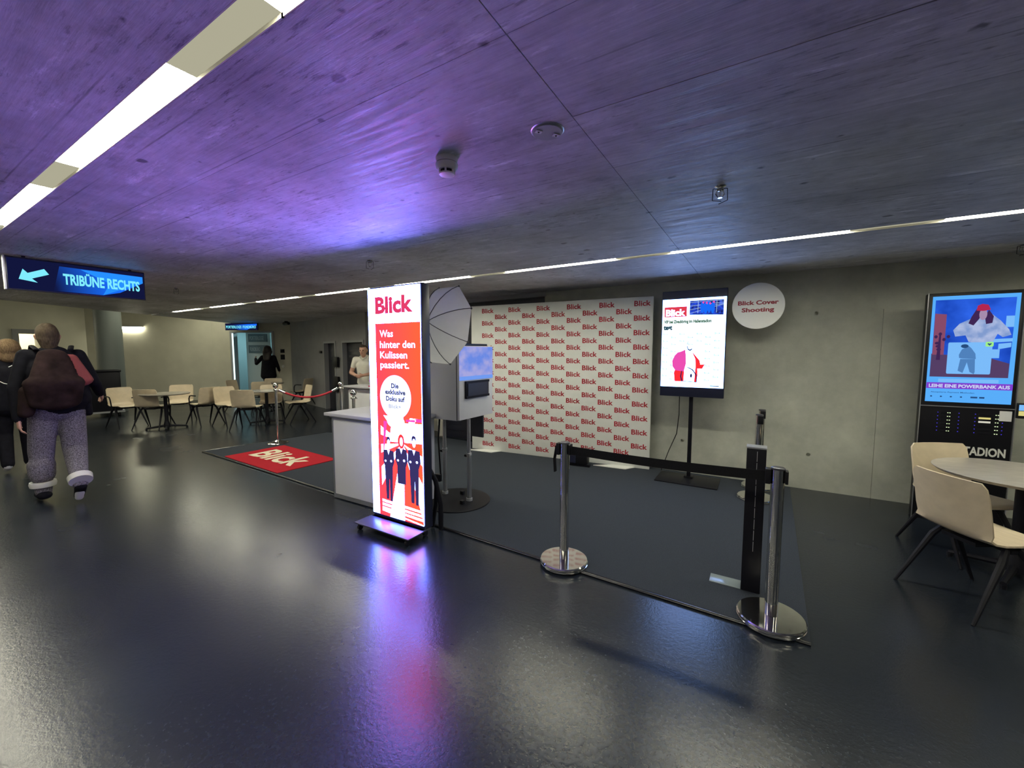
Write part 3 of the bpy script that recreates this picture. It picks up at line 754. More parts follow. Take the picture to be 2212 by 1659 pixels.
for x, y in ((-0.34, 0.20), (0.02, 0.17), (-0.34, 0.52), (0.0, 0.50)):
    if y > 0.3: continue
    p = MB().tube([(x, y, 0.012), (x, y, 0.52)], 0.024, 16).build('post', M['alu'], pbth, smooth=40)
    MB().tube([(x, y, 0.52), (x, y, BZ0)], 0.019, 16).build('inner_tube', M['alu'], p, smooth=40)
    MB().tube([(x, y, 0.50), (x, y, 0.525)], 0.028, 16).build('collar', M['grey'], p, smooth=40)
    MB().tube([(x - 0.024, y, 0.49), (x - 0.055, y, 0.49)], 0.014, 12).build('clamp_knob', M['black'], p, smooth=40)
    MB().tube([(x, y, 0.012), (x, y, 0.04)], 0.034, 16).build('collar', M['grey'], p, smooth=40)
MB().lathe([(0.36, 0.0), (0.36, 0.008), (0.355, 0.011), (0, 0.011)], 48, (-0.12, 0.13, 0)).build('base_plate', M['blackmat'], pbth, smooth=30)
for x, y in ((-0.16, 0.28), (0.02, 0.05)):
    MB().box(x - 0.02, x + 0.02, y - 0.02, y + 0.02, 0.0112, 0.05).build('weight_block', M['black'], pbth, bevel=0.004)
MB().box(-0.30, 0.0, 0.45, 0.47, BZ0 - 0.25, BZ0 - 0.001).build('rear_board', M['darkdoor'], pbth)
cab = MB().tube([(-0.37, 0.16, BZ0 + 0.005), (-0.385, 0.15, 0.62), (-0.37, 0.15, 0.40), (-0.34, 0.13, 0.24), (-0.41, 0.08, 0.10)], 0.010, 8)
tag(cab.build('cable', M['black'], pbth, smooth=60))
MB().box(-0.40, -0.33, 0.10, 0.14, 0.17, 0.25).build('power_adapter', M['black'], pbth, bevel=0.005)

# white photo umbrella fixed above the box
uc = Vector((-2.665, 2.90, 1.875))
um = thing('photo_umbrella', 'white photo umbrella with thin ribs hanging behind the LED poster', 'umbrella', tuple(uc))
axis = Vector((-0.20, -0.95, 0.12)).normalized()
e1 = axis.cross(Vector((0, 0, 1))).normalized(); e2 = e1.cross(axis).normalized()
nR = 8; rad = 0.40
def upt(k, t, sag=0.0):
    a = 2 * PI * (k + 0.55) / nR
    r = rad * math.sin(t * 1.15) / math.sin(1.15)
    dz = 0.20 * (1 - math.cos(t * 1.15)) / (1 - math.cos(1.15))
    return axis * (-dz + 0.03) * 1.0 + (e1 * math.cos(a) + e2 * math.sin(a)) * (r * (1 - sag * t))
vs = [tuple(upt(0, 0))]; fs = []
NS = 6
for k in range(nR):
    for j in range(1, NS + 1): vs.append(tuple(upt(k, j / NS)))
    for j in range(1, NS + 1): vs.append(tuple((upt(k + 0.5, j / NS, 0.075))))
nk = 2 * nR
for k in range(nk):
    a = 1 + k * NS; b = 1 + ((k + 1) % nk) * NS
    fs.append((0, a, b))
    for j in range(NS - 1): fs.append((a + j, a + j + 1, b + j + 1, b + j))
u = MB().add(vs, fs); u.build('canopy', M['umb'], um, smooth=60)
for k in range(nR):
    MB().tube([upt(k, j / 6) + axis * 0.006 for j in range(7)], 0.0035, 6).build('rib', M['rib'], um)
    MB().ball(upt(k, 1.0), 0.010, 8, 6).build('rib_tip', M['rib'], um)
MB().tube([axis * 0.06, axis * -0.22], 0.006, 8).build('shaft', M['rib'], um)

# ------------------------------------------------------------------ backdrop
bw = 2.79
bd = thing('backdrop', 'wide white photo wall printed all over with red Blick words', 'backdrop', (-4.00, 5.315, CZ), math.atan2(0.255, 2.78))
MB().box(0, bw, 0, 0.035, 0.0, 2.31).build('panel', M['print_white'], bd, bevel=0.003)
q = MB()
for c in range(13):
    xr = bw - 0.030 - c * 0.2345
    for r in range(13):
        z = 2.31 - 0.075 - 0.042 - r * 0.1925 - (0.098 if c % 2 else 0)
        if z < 0.03 or xr - 0.215 < 0.0: continue
        put_text(q, 'Blick', xr - 0.215, z, 0.070, w=0.213, bold=0.036, z=0.0015, Mx=FRONT, res=2)
lt = q.build('printed_lettering', M['print_red'], bd)
lt['label'] = 'red printed Blick words in staggered columns'
for x in (0.25, 2.32):
    MB().prism([(x - .02, -0.0), (x - .26, -0.14), (x + 0.18, -0.14), (x + 0.28, 0.0)], 0.0005, 0.010).build('foot_plate', M['print_white'], bd)

# ------------------------------------------------------------------ round sign
rs = thing('round_sign', 'round white sign lettered Blick Cover Shooting on the concrete wall', 'sign', (-0.048, 5.44, 2.115))
MB().lathe([(0.256, 0), (0.258, 0.003), (0.258, 0.012), (0.256, 0.015), (0, 0.015)], 64, Mx=plane((0, 0.0, 0), (1, 0, 0), (0, 0, 1)) ).build('disc', M['sign_white'], rs, smooth=30)
q = MB(); FR = FRONT
put_text(q, 'Blick Cover', 0, 0.016, 0.046, w=0.395, bold=0.05, z=0.0165, Mx=FR, align='c')
q.build('lettering', M['sign_red'], rs)
q = MB(); put_text(q, 'Shooting', 0, -0.064, 0.046, w=0.315, bold=0.05, z=0.0165, Mx=FR, align='c')
q.build('lettering', M['sign_red'], rs)
MB().tube([(0, 0.001, 0), (0, 0.309, 0)], 0.012, 12).build('spacer', M['black'], rs)

# ------------------------------------------------------------------ TV on a stand
tv = thing('tv_stand', 'upright screen on a black floor stand beside the printed photo wall', 'display', (-0.71, 5.36, CZ))
MB().box(-0.36, 0.36, 0.0, 0.06, 1.035, 2.325).build('casing', M['navy'], tv, bevel=0.006)
ts = MB().box(-0.352, 0.352, -0.004, -0.0002, 1.155, 2.225).build('screen', M['scr_white'], tv)
TM = plane((-0.352, -0.004, 1.155), (1, 0, 0), (0, 0, 1))
TW, TH = 0.704, 1.07
def tx(px): return (px - 185) / 790 * TW         # from crop columns
def tz(pz): return (1 - (pz - 315) / 1100) * TH
art('logo_block', ts, M['scr_red'], [[(tx(210), tz(545) + .01), (tx(500), tz(545) + .01), (tx(500), tz(430) + .02), (tx(210), tz(430) + .02)]], 1, TM)
q = MB(); put_text(q, 'Blick', tx(228), tz(530) + .01, 0.078, w=tx(480) - tx(228), bold=0.05, z=0.0024, Mx=TM); q.build('logo_lettering', M['scr_white'], ts)
art('news_photo', ts, M['scr_blue'], [[(tx(535), tz(515)), (tx(945), tz(530)), (tx(945), tz(345)), (tx(535), tz(345))]], 1, TM)
ln = [[(tx(535), tz(y) - .002), (tx(945), tz(y - dy) - .002), (tx(945), tz(y - dy) + .002), (tx(535), tz(y) + .002)] for y, dy in ((365, 10), (410, 30), (455, 60), (500, 95))]
ln += [[(tx(x), tz(500)), (tx(x + 5), tz(500)), (tx(x + 5), tz(350)), (tx(x), tz(350))] for x in (635, 860)]
art('photo_lines', ts, M['scr_line'], ln, 2, TM)
art('photo_people', ts, M['sgn_blue'], [ell(tx(690 + k * 42), tz(430 + (k % 2) * 10), .021, .07, 14) for k in range(4)], 3, TM)
art('photo_people', ts, M['scr_pink'], [ell(tx(700 + k * 42), tz(372 + (k % 3) * 8), .011, .013, 10) for k in range(4)], 3.5, TM)
art('headline_panel', ts, M['scr_soft'], [[(tx(200), tz(700)), (tx(830), tz(700)), (tx(830), tz(560)), (tx(200), tz(560))]], 0.5, TM)
q = MB(); put_text(q, 'VIP bei Zivadiöring im Hallenstadion', tx(210), tz(612), 0.036, w=tx(805) - tx(210), bold=0.06, z=0.0012, Mx=TM); q.build('headline', M['scr_green'], ts)
q = MB(); put_text(q, 'test', tx(205), tz(692), 0.056, w=tx(318) - tx(205), bold=0.08, z=0.0012, Mx=TM); q.build('headline', M['scr_teal'], ts)
q = MB()
for c in range(7):
    for r in range(7):
        z = tz(760 + r * 88 + (42 if c % 2 else 0)); x = tx(200 + c * 108)
        if 330 < 200 + c * 108 < 700 and r > 1: continue
        if z < 0.03: continue
        put_text(q, 'Blick', x, z, 0.024, w=0.062, bold=0.03, z=0.0012, Mx=TM)
tag(q.build('printed_lettering', M['scr_faint'], ts), kind='stuff')
jk = [(tx(a), tz(b)) for a, b in ((495, 945), (440, 970), (400, 980), (360, 1020), (330, 1090), (340, 1160), (370, 1200), (358, 1240), (370, 1345), (480, 1345), (490, 1200), (510, 1120), (505, 1010))]
art('pictured_jacket', ts, M['scr_pink'], [jk], 2, TM)
art('pictured_jacket', ts, M['scr_red2'], [[(tx(a), tz(b)) for a, b in ((370, 1205), (358, 1240), (370, 1345), (485, 1345), (490, 1220))], [(tx(a), tz(b)) for a, b in ((578, 965), (680, 1080), (690, 1130), (745, 1125), (715, 1180), (655, 1180), (660, 1260), (650, 1345), (620, 1345), (632, 1150), (625, 1060))]], 2.4, TM)
art('pictured_figure', ts, M['scr_navy'], [[(tx(a), tz(b)) for a, b in ((512, 905), (530, 950), (560, 962), (585, 940), (578, 930), (556, 945), (535, 935), (520, 900))], [(tx(a), tz(b)) for a, b in ((530, 1160), (600, 1190), (650, 1260), (655, 1345), (645, 1345), (640, 1265), (590, 1200), (530, 1170))], [(tx(a), tz(b)) for a, b in ((455, 1210), (440, 1280), (460, 1345), (475, 1345), (455, 1280), (465, 1215))], [(tx(a), tz(b)) for a, b in ((480, 1338), (650, 1345), (650, 1352), (480, 1345))], ell(tx(580), tz(1270), .012, .025, 12), [(tx(510), tz(880)), (tx(530), tz(838)), (tx(534), tz(842)), (tx(516), tz(884))]], 3, TM)
art('pictured_caption', ts, M['scr_teal'], [[(tx(815), tz(1395)), (tx(925), tz(1395)), (tx(925), tz(1385)), (tx(815), tz(1385))]], 1, TM)
MB().box(-0.022, 0.022, 0.0605, 0.09, 0.012, 1.9).build('pole', M['blackmat'], tv, bevel=0.003)
MB().box(-0.35, 0.35, -0.24, 0.22, 0.0, 0.012).build('base_plate', M['blackmat'], tv, bevel=0.003)
MB().box(-0.05, 0.05, 0.04, 0.11, 0.0125, 0.03).build('pole_foot', M['blackmat'], tv)
MB().tube([(-0.13, 0.03, 1.036), (-0.13, 0.05, 0.80), (-0.16, 0.10, 0.55), (-0.26, 0.16, 0.30), (-0.36, 0.24, 0.01)], 0.005, 6).build('cable', M['black'], tv)

# ------------------------------------------------------------------ power bank kiosk
kw, kh = 0.605, 2.135
ks = thing('power_bank_kiosk', 'tall black rental kiosk with blue advert screen and rows of battery slots', 'kiosk', (1.318, 5.30, 0), R(1.0))
MB().box(0, kw, 0.0, 0.09, 0.0, kh).build('body', M['black'], ks, bevel=0.006)
MB().box(-0.006, 0.0, -0.006, 0.004, 0.0, kh + 0.004).build('edge_profile', M['alu'], ks)
MB().box(kw, kw + 0.006, -0.006, 0.004, 0.0, kh + 0.004).build('edge_profile', M['alu'], ks)
MB().box(0, kw, -0.006, -0.0005, 1.090, 1.098).build('edge_profile', M['alu'], ks)
kx0, kx1, kz0, kz1 = 0.028, 0.577, 1.135, 2.105
kscr = MB().box(kx0, kx1, -0.005, -0.0003, kz0, kz1).build('screen', M['kio_bg'], ks)
KW, KH = kx1 - kx0, kz1 - kz0
KM = plane((kx0, -0.005, kz0), (1, 0, 0), (0, 0, 1))
def kp(*pp): return [(a * KW, b * KH) for a, b in pp]
art('advert_photo', kscr, M['kio_sky'], [kp((.04, .24), (.94, .24), (.955, .965), (.035, .965))], 1, KM)
art('pictured_door', kscr, M['kio_door'], [kp((.04, .84), (.18, .83), (.18, .45), (.04, .45))], 2, KM)
art('pictured_room', kscr, M['kio_brown'], [kp((.03, .24), (.94, .24), (.94, .37), (.72, .42), (.2, .45), (.03, .46))], 1.6, KM)
art('pictured_shelf', kscr, M['kio_light'], [kp((.66, .56), (.95, .57), (.95, .60), (.66, .59)), kp((.70, .42), (.82, .42), (.82, .50), (.70, .50)), kp((.86, .70), (.95, .70), (.95, .80), (.86, .80)), kp((.80, .50), (.94, .52), (.94, .56), (.80, .55))], 2, KM)
art('pictured_plant', kscr, M['kio_hair'], [[(c[0] * KW, c[1] * KH) for c in ell(.07 + .05 * k, .62 + .03 * math.sin(k * 2.1), .022, .016, 8)] for k in range(4)] + [[(c[0] * KW, c[1] * KH) for c in ell(.09 + .012 * k, .56 - .03 * k, .03, .014, 8)] for k in range(3)] + [kp((.09, .40), (.14, .40), (.13, .66), (.11, .66))], 3, KM)
art('pictured_hoodie', kscr, M['kio_pale'], [kp((.30, .62), (.27, .68), (.34, .74), (.46, .78), (.52, .82), (.70, .82), (.80, .76), (.90, .68), (.93, .63), (.84, .61), (.78, .64), (.74, .575), (.60, .55), (.46, .57), (.42, .63))], 3, KM)
art('pictured_hair', kscr, M['kio_hair'], [kp((.53, .88), (.47, .80), (.44, .74), (.50, .72), (.56, .78), (.58, .84)), kp((.66, .86), (.72, .80), (.71, .74), (.64, .73), (.62, .80))], 4, KM)
art('pictured_face', kscr, M['kio_skin'], [[(c[0] * KW, c[1] * KH) for c in ell(.60, .82, .045, .052, 16)]], 4.4, KM)
art('pictured_beanie', kscr, M['kio_red'], [kp((.52, .855), (.53, .90), (.58, .915), (.65, .905), (.68, .86), (.60, .85))], 4.8, KM)
art('product_card', kscr, M['kio_light'], [[(a * KW, b * KH) for a, b in rrect(.225, .735, .27, .565, .015)]], 5, KM)
art('card_badge', kscr, M['kio_green'], [[(a * KW, b * KH) for a, b in rrect(.655, .745, .525, .568, .012)]], 5.5, KM)
art('badge_heart', kscr, M['kio_ink'], [[(a * KW, b * KH) for a, b in ((.70, .533), (.675, .55), (.685, .557), (.70, .551), (.715, .557), (.725, .55))]], 5.9, KM)
fg = [kp((.39, .50), (.36, .45), (.365, .42), (.40, .415), (.56, .41), (.55, .46), (.50, .51), (.47, .53)), kp((.38, .41), (.36, .30), (.42, .28), (.46, .38), (.50, .29), (.55, .27), (.56, .29), (.55, .41))]
art('pictured_figure', kscr, mat_k := emit('kiosk_sketch', (0.08, 0.22, 0.50)), fg, 5.6, KM)
art('pictured_figure', kscr, M['kio_ink'], [[(c[0] * KW, c[1] * KH) for c in ell(.42, .53, .045, .018, 14)]], 5.8, KM)
art('caption_band', kscr, M['kio_purple'], [kp((.0, .128), (1, .128), (1, .185), (.0, .185))], 2, KM)
art('caption_band', kscr, M['kio_light'], [kp((.14, .19), (.84, .19), (.84, .222), (.14, .222))], 2, KM)
q = MB(); put_text(q, 'LEIHE EINE POWERBANK AUS', .03 * KW, .140 * KH, .030, w=.94 * KW, bold=0.05, z=0.004, Mx=KM); q.build('caption_lettering', M['kio_text'], kscr)
q = MB(); put_text(q, 'Akzeptierte Payment Methoden', .06 * KW, .088 * KH, .012, w=.52 * KW, bold=0.01, z=0.0024, Mx=KM)
q.build('small_lettering', M['kio_ink'], kscr)
art('payment_marks', kscr, M['kio_ink'], [[(c[0] * KW, c[1] * KH) for c in ell(.07 + .12 * k, .052, .014, .007, 10)] for k in range(4)] + [kp((.54, .045), (.62, .045), (.62, .06), (.54, .06)), kp((.64, .045), (.70, .045), (.70, .06), (.64, .06))], 2, KM)
# slots and indicators
k = 0
for side_ in (0, 1):
    for r in range(6):
        z = 1.035 - r * 0.034
        xs = 0.155 + side_ * 0.245
        MB().box(xs - 0.01, xs - 0.01 + 0.075, -0.0035, -0.0005, z - .008, z + .008).build('battery_slot', M['blackmat'] if not (side_ == 1 and r in (1, 2)) else (M['led_y'] if r == 1 else M['led_w']), ks)
        gx = xs + 0.03 + 0.062 * side_
        MB().box(gx, gx + 0.007, -0.0065, -0.0037, z - .003, z + .003).box(gx + 0.014, gx + 0.021, -0.0065, -0.0037, z - .003, z + .003).build('green_indicator', M['led_g'], ks)
        for bx in (xs - 0.035, xs + 0.105 + 0.03 * side_):
            MB().box(bx, bx + 0.006, -0.0035, -0.0005, z - .003, z + .003).build('blue_indicator', M['led_b'], ks)
MB().box(kw - 0.09, kw - 0.015, -0.004, -0.0005, 0.985, 1.075).build('sticker', M['white'], ks)
q = MB(); put_text(q, 'HALLENSTADION', kw / 2, 0.66, 0.075, w=kw - 0.06, bold=0.05, z=0.002, Mx=FRONT, align='c'); q.build('lettering', M['letter'], ks)
sd_ = MB().box(kw + 0.0065, kw + 0.13, -0.03, 0.05, 1.02, 1.15).build('side_terminal', M['black'], ks, bevel=0.004)
MB().box(kw + 0.012, kw + 0.125, -0.034, -0.0305, 1.045, 1.085).build('terminal_light', M['led_y'], sd_)
MB().box(kw + 0.012, kw + 0.125, -0.034, -0.0305, 1.09, 1.14).build('terminal_screen', M['kio_light'], sd_)

# ------------------------------------------------------------------ furniture: chairs and tables
def chair_shell():
    # profile (y forward, z up) from the front lip over the seat and up the back
    prof = [(0.235, 0.440), (0.225, 0.452), (0.19, 0.458), (0.10, 0.452), (0.0, 0.446), (-0.09, 0.446), (-0.15, 0.456), (-0.185, 0.480), (-0.205, 0.52), (-0.218, 0.58), (-0.232, 0.66), (-0.248, 0.74), (-0.262, 0.80), (-0.270, 0.832)]
    seat_n = 7
    NT = 12
    vs = []; fs = []
    m = len(prof)
    for i, (y, z) in enumerate(prof):
        s = i / (m - 1)
        w = 0.225 if 0 < i else 0.205
        if i <= 5: w = 0.200 + 0.022 * min(i, 3) / 3
        elif i <= 8: w = 0.222
        else: w = 0.226 - 0.004 * (i - 8) / 5
        if i == m - 1: w -= 0.028
        if i == 0: w -= 0.02
        if i == m - 2: w -= 0.004
        for k in range(NT + 1):
            t = -1 + 2 * k / NT
            x = w * t
            if i >= 8:   # back wraps forward a little
                yy = y + 0.030 * t * t; zz = z
            else:
                yy = y; zz = z + 0.012 * t * t * (1 if i > 1 else 0.5)
            vs.append((x, yy, zz))
    for i in range(m - 1):
        for k in range(NT):
            a = i * (NT + 1) + k
            fs.append((a, a + 1, a + NT + 2, a + NT + 1))
    bm = bmesh.new(); me = bpy.data.meshes.new('seat_shell'); me.from_pydata(vs, [], fs); bm.from_mesh(me)
    bmesh.ops.solidify(bm, geom=list(bm.faces), thickness=0.011)
    bmesh.ops.recalc_face_normals(bm, faces=bm.faces)
    for f_ in bm.faces: f_.smooth = True
    for e_ in bm.edges: e_.smooth = not (len(e_.link_faces) == 2 and e_.calc_face_angle(0) > R(50))
    bm.to_mesh(me); bm.free(); me.materials.append(M['ply'])
    return me
SHELL = chair_shell()
def make_chair(arms):
    t = thing('plywood_armchair' if arms else 'plywood_chair', 'x', 'chair', (0, 0, 0), 0, 'pale plywood shell chairs')
    o = bpy.data.objects.new('seat_shell', SHELL); COL.objects.link(o); o.parent = t
    MB().box(-0.10, 0.10, -0.13, 0.14, 0.405, 0.428).box(-0.19, 0.19, -0.02, 0.02, 0.402, 0.424).build('seat_frame', M['leg'], t)
    for sx in (-1, 1):
        for sy in (-1, 1):
            MB().tube([(sx * 0.175, sy * 0.035, 0.425), (sx * 0.20, sy * 0.08, 0.36), (sx * 0.245, sy * 0.27, 0.0)], [0.017, 0.020, 0.010], 8).build('leg', M['leg'], t, smooth=40)
        if arms:
            MB().tube([(sx * 0.20, 0.02, 0.43), (sx * 0.262, 0.06, 0.47), (sx * 0.27, 0.05, 0.60), (sx * 0.27, 0.02, 0.655), (sx * 0.268, -0.03, 0.665), (sx * 0.265, -0.17, 0.662)], 0.012, 8).build('armrest', M['leg'], t, smooth=50)
    return t
ch0 = make_chair(False); ch1 = make_chair(True)
used = {0: False, 1: False}
def place_chair(back, face, arms, label, shade=None):
    # back: floor point under the middle of the top of the backrest; face: facing angle (degrees, 0 = +X)
    a = R(face); loc = (back[0] + 0.25 * math.cos(a), back[1] + 0.25 * math.sin(a), 0)
    rz = a - PI / 2
    src = ch1 if arms else ch0
    if not used[arms]:
        used[arms] = True; src.location = loc; src.rotation_euler = (0, 0, rz); src['label'] = label; return src
    return dup(src, loc, rz, label)

def make_table(name, label, loc, r, feet=4, rz=0.0, h=0.74):
    t = thing(name, label, 'table', loc, rz, 'round pedestal tables')
    MB().lathe([(0, h - 0.022), (r - 0.02, h - 0.022), (r - 0.003, h - 0.006), (r, h - 0.002), (r - 0.001, h), (0, h)], 64).build('tabletop', M['tabletop'], t, smooth=30)
    MB().tube([(0, 0, 0.05), (0, 0, h - 0.03)], 0.033, 16).build('pedestal', M['leg'], t, smooth=40)
    MB().box(-0.14, 0.14, -0.14, 0.14, h - 0.030, h - 0.0225).build('top_plate', M['leg'], t)
    MB().lathe([(0.06, 0.035), (0.055, 0.10), (0.034, 0.16)], 16).build('pedestal_hub', M['leg'], t, smooth=40)
    for k in range(feet):
        a = 2 * PI * k / feet + PI / 4
        f_ = MB().tube([(0.03 * math.cos(a), 0.03 * math.sin(a), 0.07), (0.33 * math.cos(a), 0.33 * math.sin(a), 0.035)], [0.026, 0.016], 8).build('foot', M['leg'], t, smooth=40)
        MB().lathe([(0.018, 0), (0.018, 0.03)], 10, (0.325 * math.cos(a), 0.325 * math.sin(a), 0)).build('glide', M['leg'], f_)
    return t
# right hand table with two chairs
make_table('cafe_table', 'round pale wooden table cut by the right picture edge', (1.62, 4.27, 0), 0.46, 4, 0.3)
place_chair((1.02, 3.56), 31, 0, 'plywood chair seen from behind in front of the table at the right picture edge')
place_chair((1.30, 4.76), -62, 0, 'plywood chair behind the right table, in front of the black kiosk')
# left hand table
make_table('cafe_table', 'round cafe table of the leftmost chair group, in front of the bright far wall', (-10.48, 3.43, 0), 0.42, 4, 0.4)
place_chair((-11.75, 3.05), 8, 1, 'leftmost plywood armchair of the far group, next to the black bin')
place_chair((-10.66, 3.14), 131, 1, 'plywood armchair seen from behind, nearest one of the leftmost chair group')
place_chair((-11.50, 4.08), -30, 0, 'plywood chair facing the camera behind the leftmost round table')
place_chair((-10.15, 4.12), 188, 1, 'plywood armchair with its back to the right, right of the leftmost round table')
# middle tables
make_table('cafe_table', 'round cafe table just left of the ball topped rope post', (-9.35, 4.86, 0), 0.40, 4, 0.2)
make_table('cafe_table', 'round cafe table farthest back, before the lit doorway', (-11.55, 6.05, 0), 0.40, 4, 0.5)
place_chair((-10.05, 4.31), 6, 0, 'plywood chair facing right at the left side of the middle table')
place_chair((-8.86, 4.12), 131, 0, 'plywood chair seen from behind, nearest one at the middle table')
place_chair((-9.72, 5.17), -32, 0, 'plywood chair facing the camera behind the middle table and rope post')
place_chair((-8.88, 5.60), -105, 0, 'plywood chair facing left, rightmost at the middle table under the red rope')
place_chair((-12.2, 5.42), 32, 0, 'plywood chair of the farthest table, standing left of the lit doorway edge')
place_chair((-10.90, 5.55), 150, 0, 'plywood chair with its back to the camera at the farthest table')
place_chair((-12.00, 6.45), -30, 0, 'plywood chair facing the camera behind the farthest table')
place_chair((-11.08, 6.98), -155, 1, 'dark looking armchair seen edge on at the right of the farthest table')

# ------------------------------------------------------------------ stanchions, belt, ropes
def belt_post(loc, rz, label, h=0.925, z=0.0):
    t = thing('barrier_post', label, 'barrier post', (loc[0], loc[1], z), rz, 'chrome belt barrier posts')
    MB().lathe([(0.175, 0.0), (0.178, 0.004), (0.178, 0.012), (0.170, 0.016), (0.172, 0.019), (0.178, 0.022), (0.178, 0.030), (0.172, 0.036), (0.04, 0.040), (0.0, 0.040)], 64).build('base', M['chrome'], t, smooth=25)
    MB().lathe([(0.034, 0.0405), (0.034, h - 0.012)], 32).build('post', M['chrome'], t, smooth=40)
    MB().lathe([(0.036, h - 0.0118), (0.036, h - 0.004), (0.030, h), (0, h)], 32).build('cap', M['rib'], t, smooth=40)
    MB().box(-0.062, -0.0345, -0.026, 0.026, h - 0.10, h - 0.012).build('belt_cassette', M['black'], t, bevel=0.004)
    MB().box(0.0345, 0.050, -0.026, 0.026, h - 0.09, h - 0.015).build('belt_clip', M['black'], t, bevel=0.003)
    return t
belt_post((-1.205, 2.735), R(0), 'left chrome belt post standing on the carpet edge', z=CZ)
belt_post((0.115, 2.76), R(0), 'nearest chrome belt post beside the black pillar stand', z=CZ)
belt_post((0.045, 5.47), R(100), 'rear chrome belt post against the concrete wall, behind the black pillar stand', z=CZ)
belt_post((0.02, 5.03), R(100), 'front chrome belt post of the pair behind the black pillar stand', z=CZ)
MB_b = MB().box(-1.152, 0.052, 2.742, 2.746, 0.845, 0.905)
# slight sag
vs = []
n = 24
bm_v = []; bm_f = []
for i in range(n + 1):
    t_ = i / n; x = -1.1535 + t_ * (0.0515 + 1.1535); s_ = -0.012 * math.sin(PI * t_); y = 2.737 + 0.02 * t_
    for dy, z in ((0, 0.848), (0, 0.908), (0.003, 0.908), (0.003, 0.848)): bm_v.append((x, y + dy, z + s_))
for i in range(n):
    for k in range(4): bm_f.append((i * 4 + k, i * 4 + (k + 1) % 4, (i + 1) * 4 + (k + 1) % 4, (i + 1) * 4 + k))
bm_f += [(0, 1, 2, 3), (n * 4 + 3, n * 4 + 2, n * 4 + 1, n * 4)]
tag(MB().add(bm_v, bm_f).build('barrier_belt', M['belt']), 'black retractable belt stretched between the two near chrome posts', 'belt')
# folded belt end at the left post
tag(MB().tube([(-1.275, 2.742, 0.90), (-1.292, 2.742, 0.80), (-1.287, 2.745, 0.70)], 0.008, 6, ry=2.6).build('belt_end', M['belt']), 'loose black belt end hanging at the left of the left chrome post', 'belt')

def ball_post(loc, label, h=1.05, z=CZ):
    t = thing('rope_post', label, 'rope post', (loc[0], loc[1], z), 0, 'ball topped rope posts')
    MB().lathe([(0.165, 0), (0.168, 0.008), (0.160, 0.014), (0.10, 0.026), (0.045, 0.045), (0.026, 0.06)], 48).build('base', M['chrome'], t, smooth=40)
    MB().lathe([(0.022, 0.0605), (0.022, h - 0.135)], 24).build('post', M['chrome'], t, smooth=40)
    MB().lathe([(0.034, h - 0.134), (0.036, h - 0.11), (0.03, h - 0.10), (0.014, h - 0.09), (0.014, h - 0.075)], 24).build('ring_plate', M['chrome'], t, smooth=40)
    MB().ball((0, 0, h - 0.045), 0.045, 24, 16).build('ball_finial', M['chrome'], t, smooth=60)
    for s_ in (-1, 1):
        MB().tube([(s_ * 0.036, 0, h - 0.115), (s_ * 0.06, 0, h - 0.108), (s_ * 0.075, 0, h - 0.125)], 0.006, 8).build('rope_hook', M['chrome'], t, smooth=50)
    return t
ball_post((-7.12, 3.86), 'ball topped rope post standing behind the red mat')
ball_post((-6.46, 4.66), 'ball topped rope post before the dark doors, right end of the red rope')
ball_post((-4.92, 3.75), 'ball topped rope post between the two counters')
ropt = thing('barrier_rope', 'red velvet rope hanging between the two ball topped posts', 'rope')
a = Vector((-7.045, 3.87, CZ + 0.93)); b = Vector((-6.535, 4.65, CZ + 0.93))
pts = []
for i in range(21):
    t_ = i / 20; p = a.lerp(b, t_); p.z -= 0.145 * 4 * t_ * (1 - t_) ; pts.append(p)
MB().tube(pts[2:-2], 0.018, 12).build('rope_body', M['rope'], ropt, smooth=60)
for seg in (pts[:3], pts[-3:]):
    MB().tube(seg, 0.021, 12).build('end_sleeve', M['chrome'], ropt, smooth=50)

# black pillar stand
tt = thing('pillar_stand', 'slim black pillar with silver rim beside the nearest chrome post', 'pillar', (0.005, 3.055, CZ))
MB().box(-0.055, 0.055, -0.03, 0.06, 0.0, 0.962).build('pillar_body', M['blackmat'], tt, bevel=0.003)
MB().box(-0.057, 0.057, -0.032, 0.062, 0.9625, 0.972).build('rim', M['alu'], tt)
for k in range(9):
    MB().box(0.003, 0.006, -0.0325, -0.0303, 0.28 + k * 0.075, 0.28 + k * 0.075 + 0.066).build('slit', M['grey'], tt)
MB().box(-0.245, -0.0565, -0.03, 0.085, 0.0, 0.006).build('base_plate', M['glassplate'], tt, bevel=0.002)

# floor light box at the foot of the backdrop
fb = thing('floor_uplight', 'small black lamp box on the carpet in front of the printed photo wall', 'lamp', (-2.13, 5.20, CZ), R(6))
MB().prism([(-0.16, 0.0), (0.16, 0.0), (0.16, 0.14), (-0.16, 0.14)], 0.03, 0.24).build('housing', M['black'], fb, bevel=0.02)
MB().box(-0.13, 0.0, -0.006, -0.0003, 0.05, 0.15).build('front_glass', M['navy'], fb)
MB().box(-0.19, 0.19, 0.02, 0.06, 0.0, 0.03).build('foot', M['blackmat'], fb)
MB().tube([(-0.17, 0.04, 0.03), (-0.17, 0.04, 0.22)], 0.008, 8).build('bracket', M['blackmat'], fb)

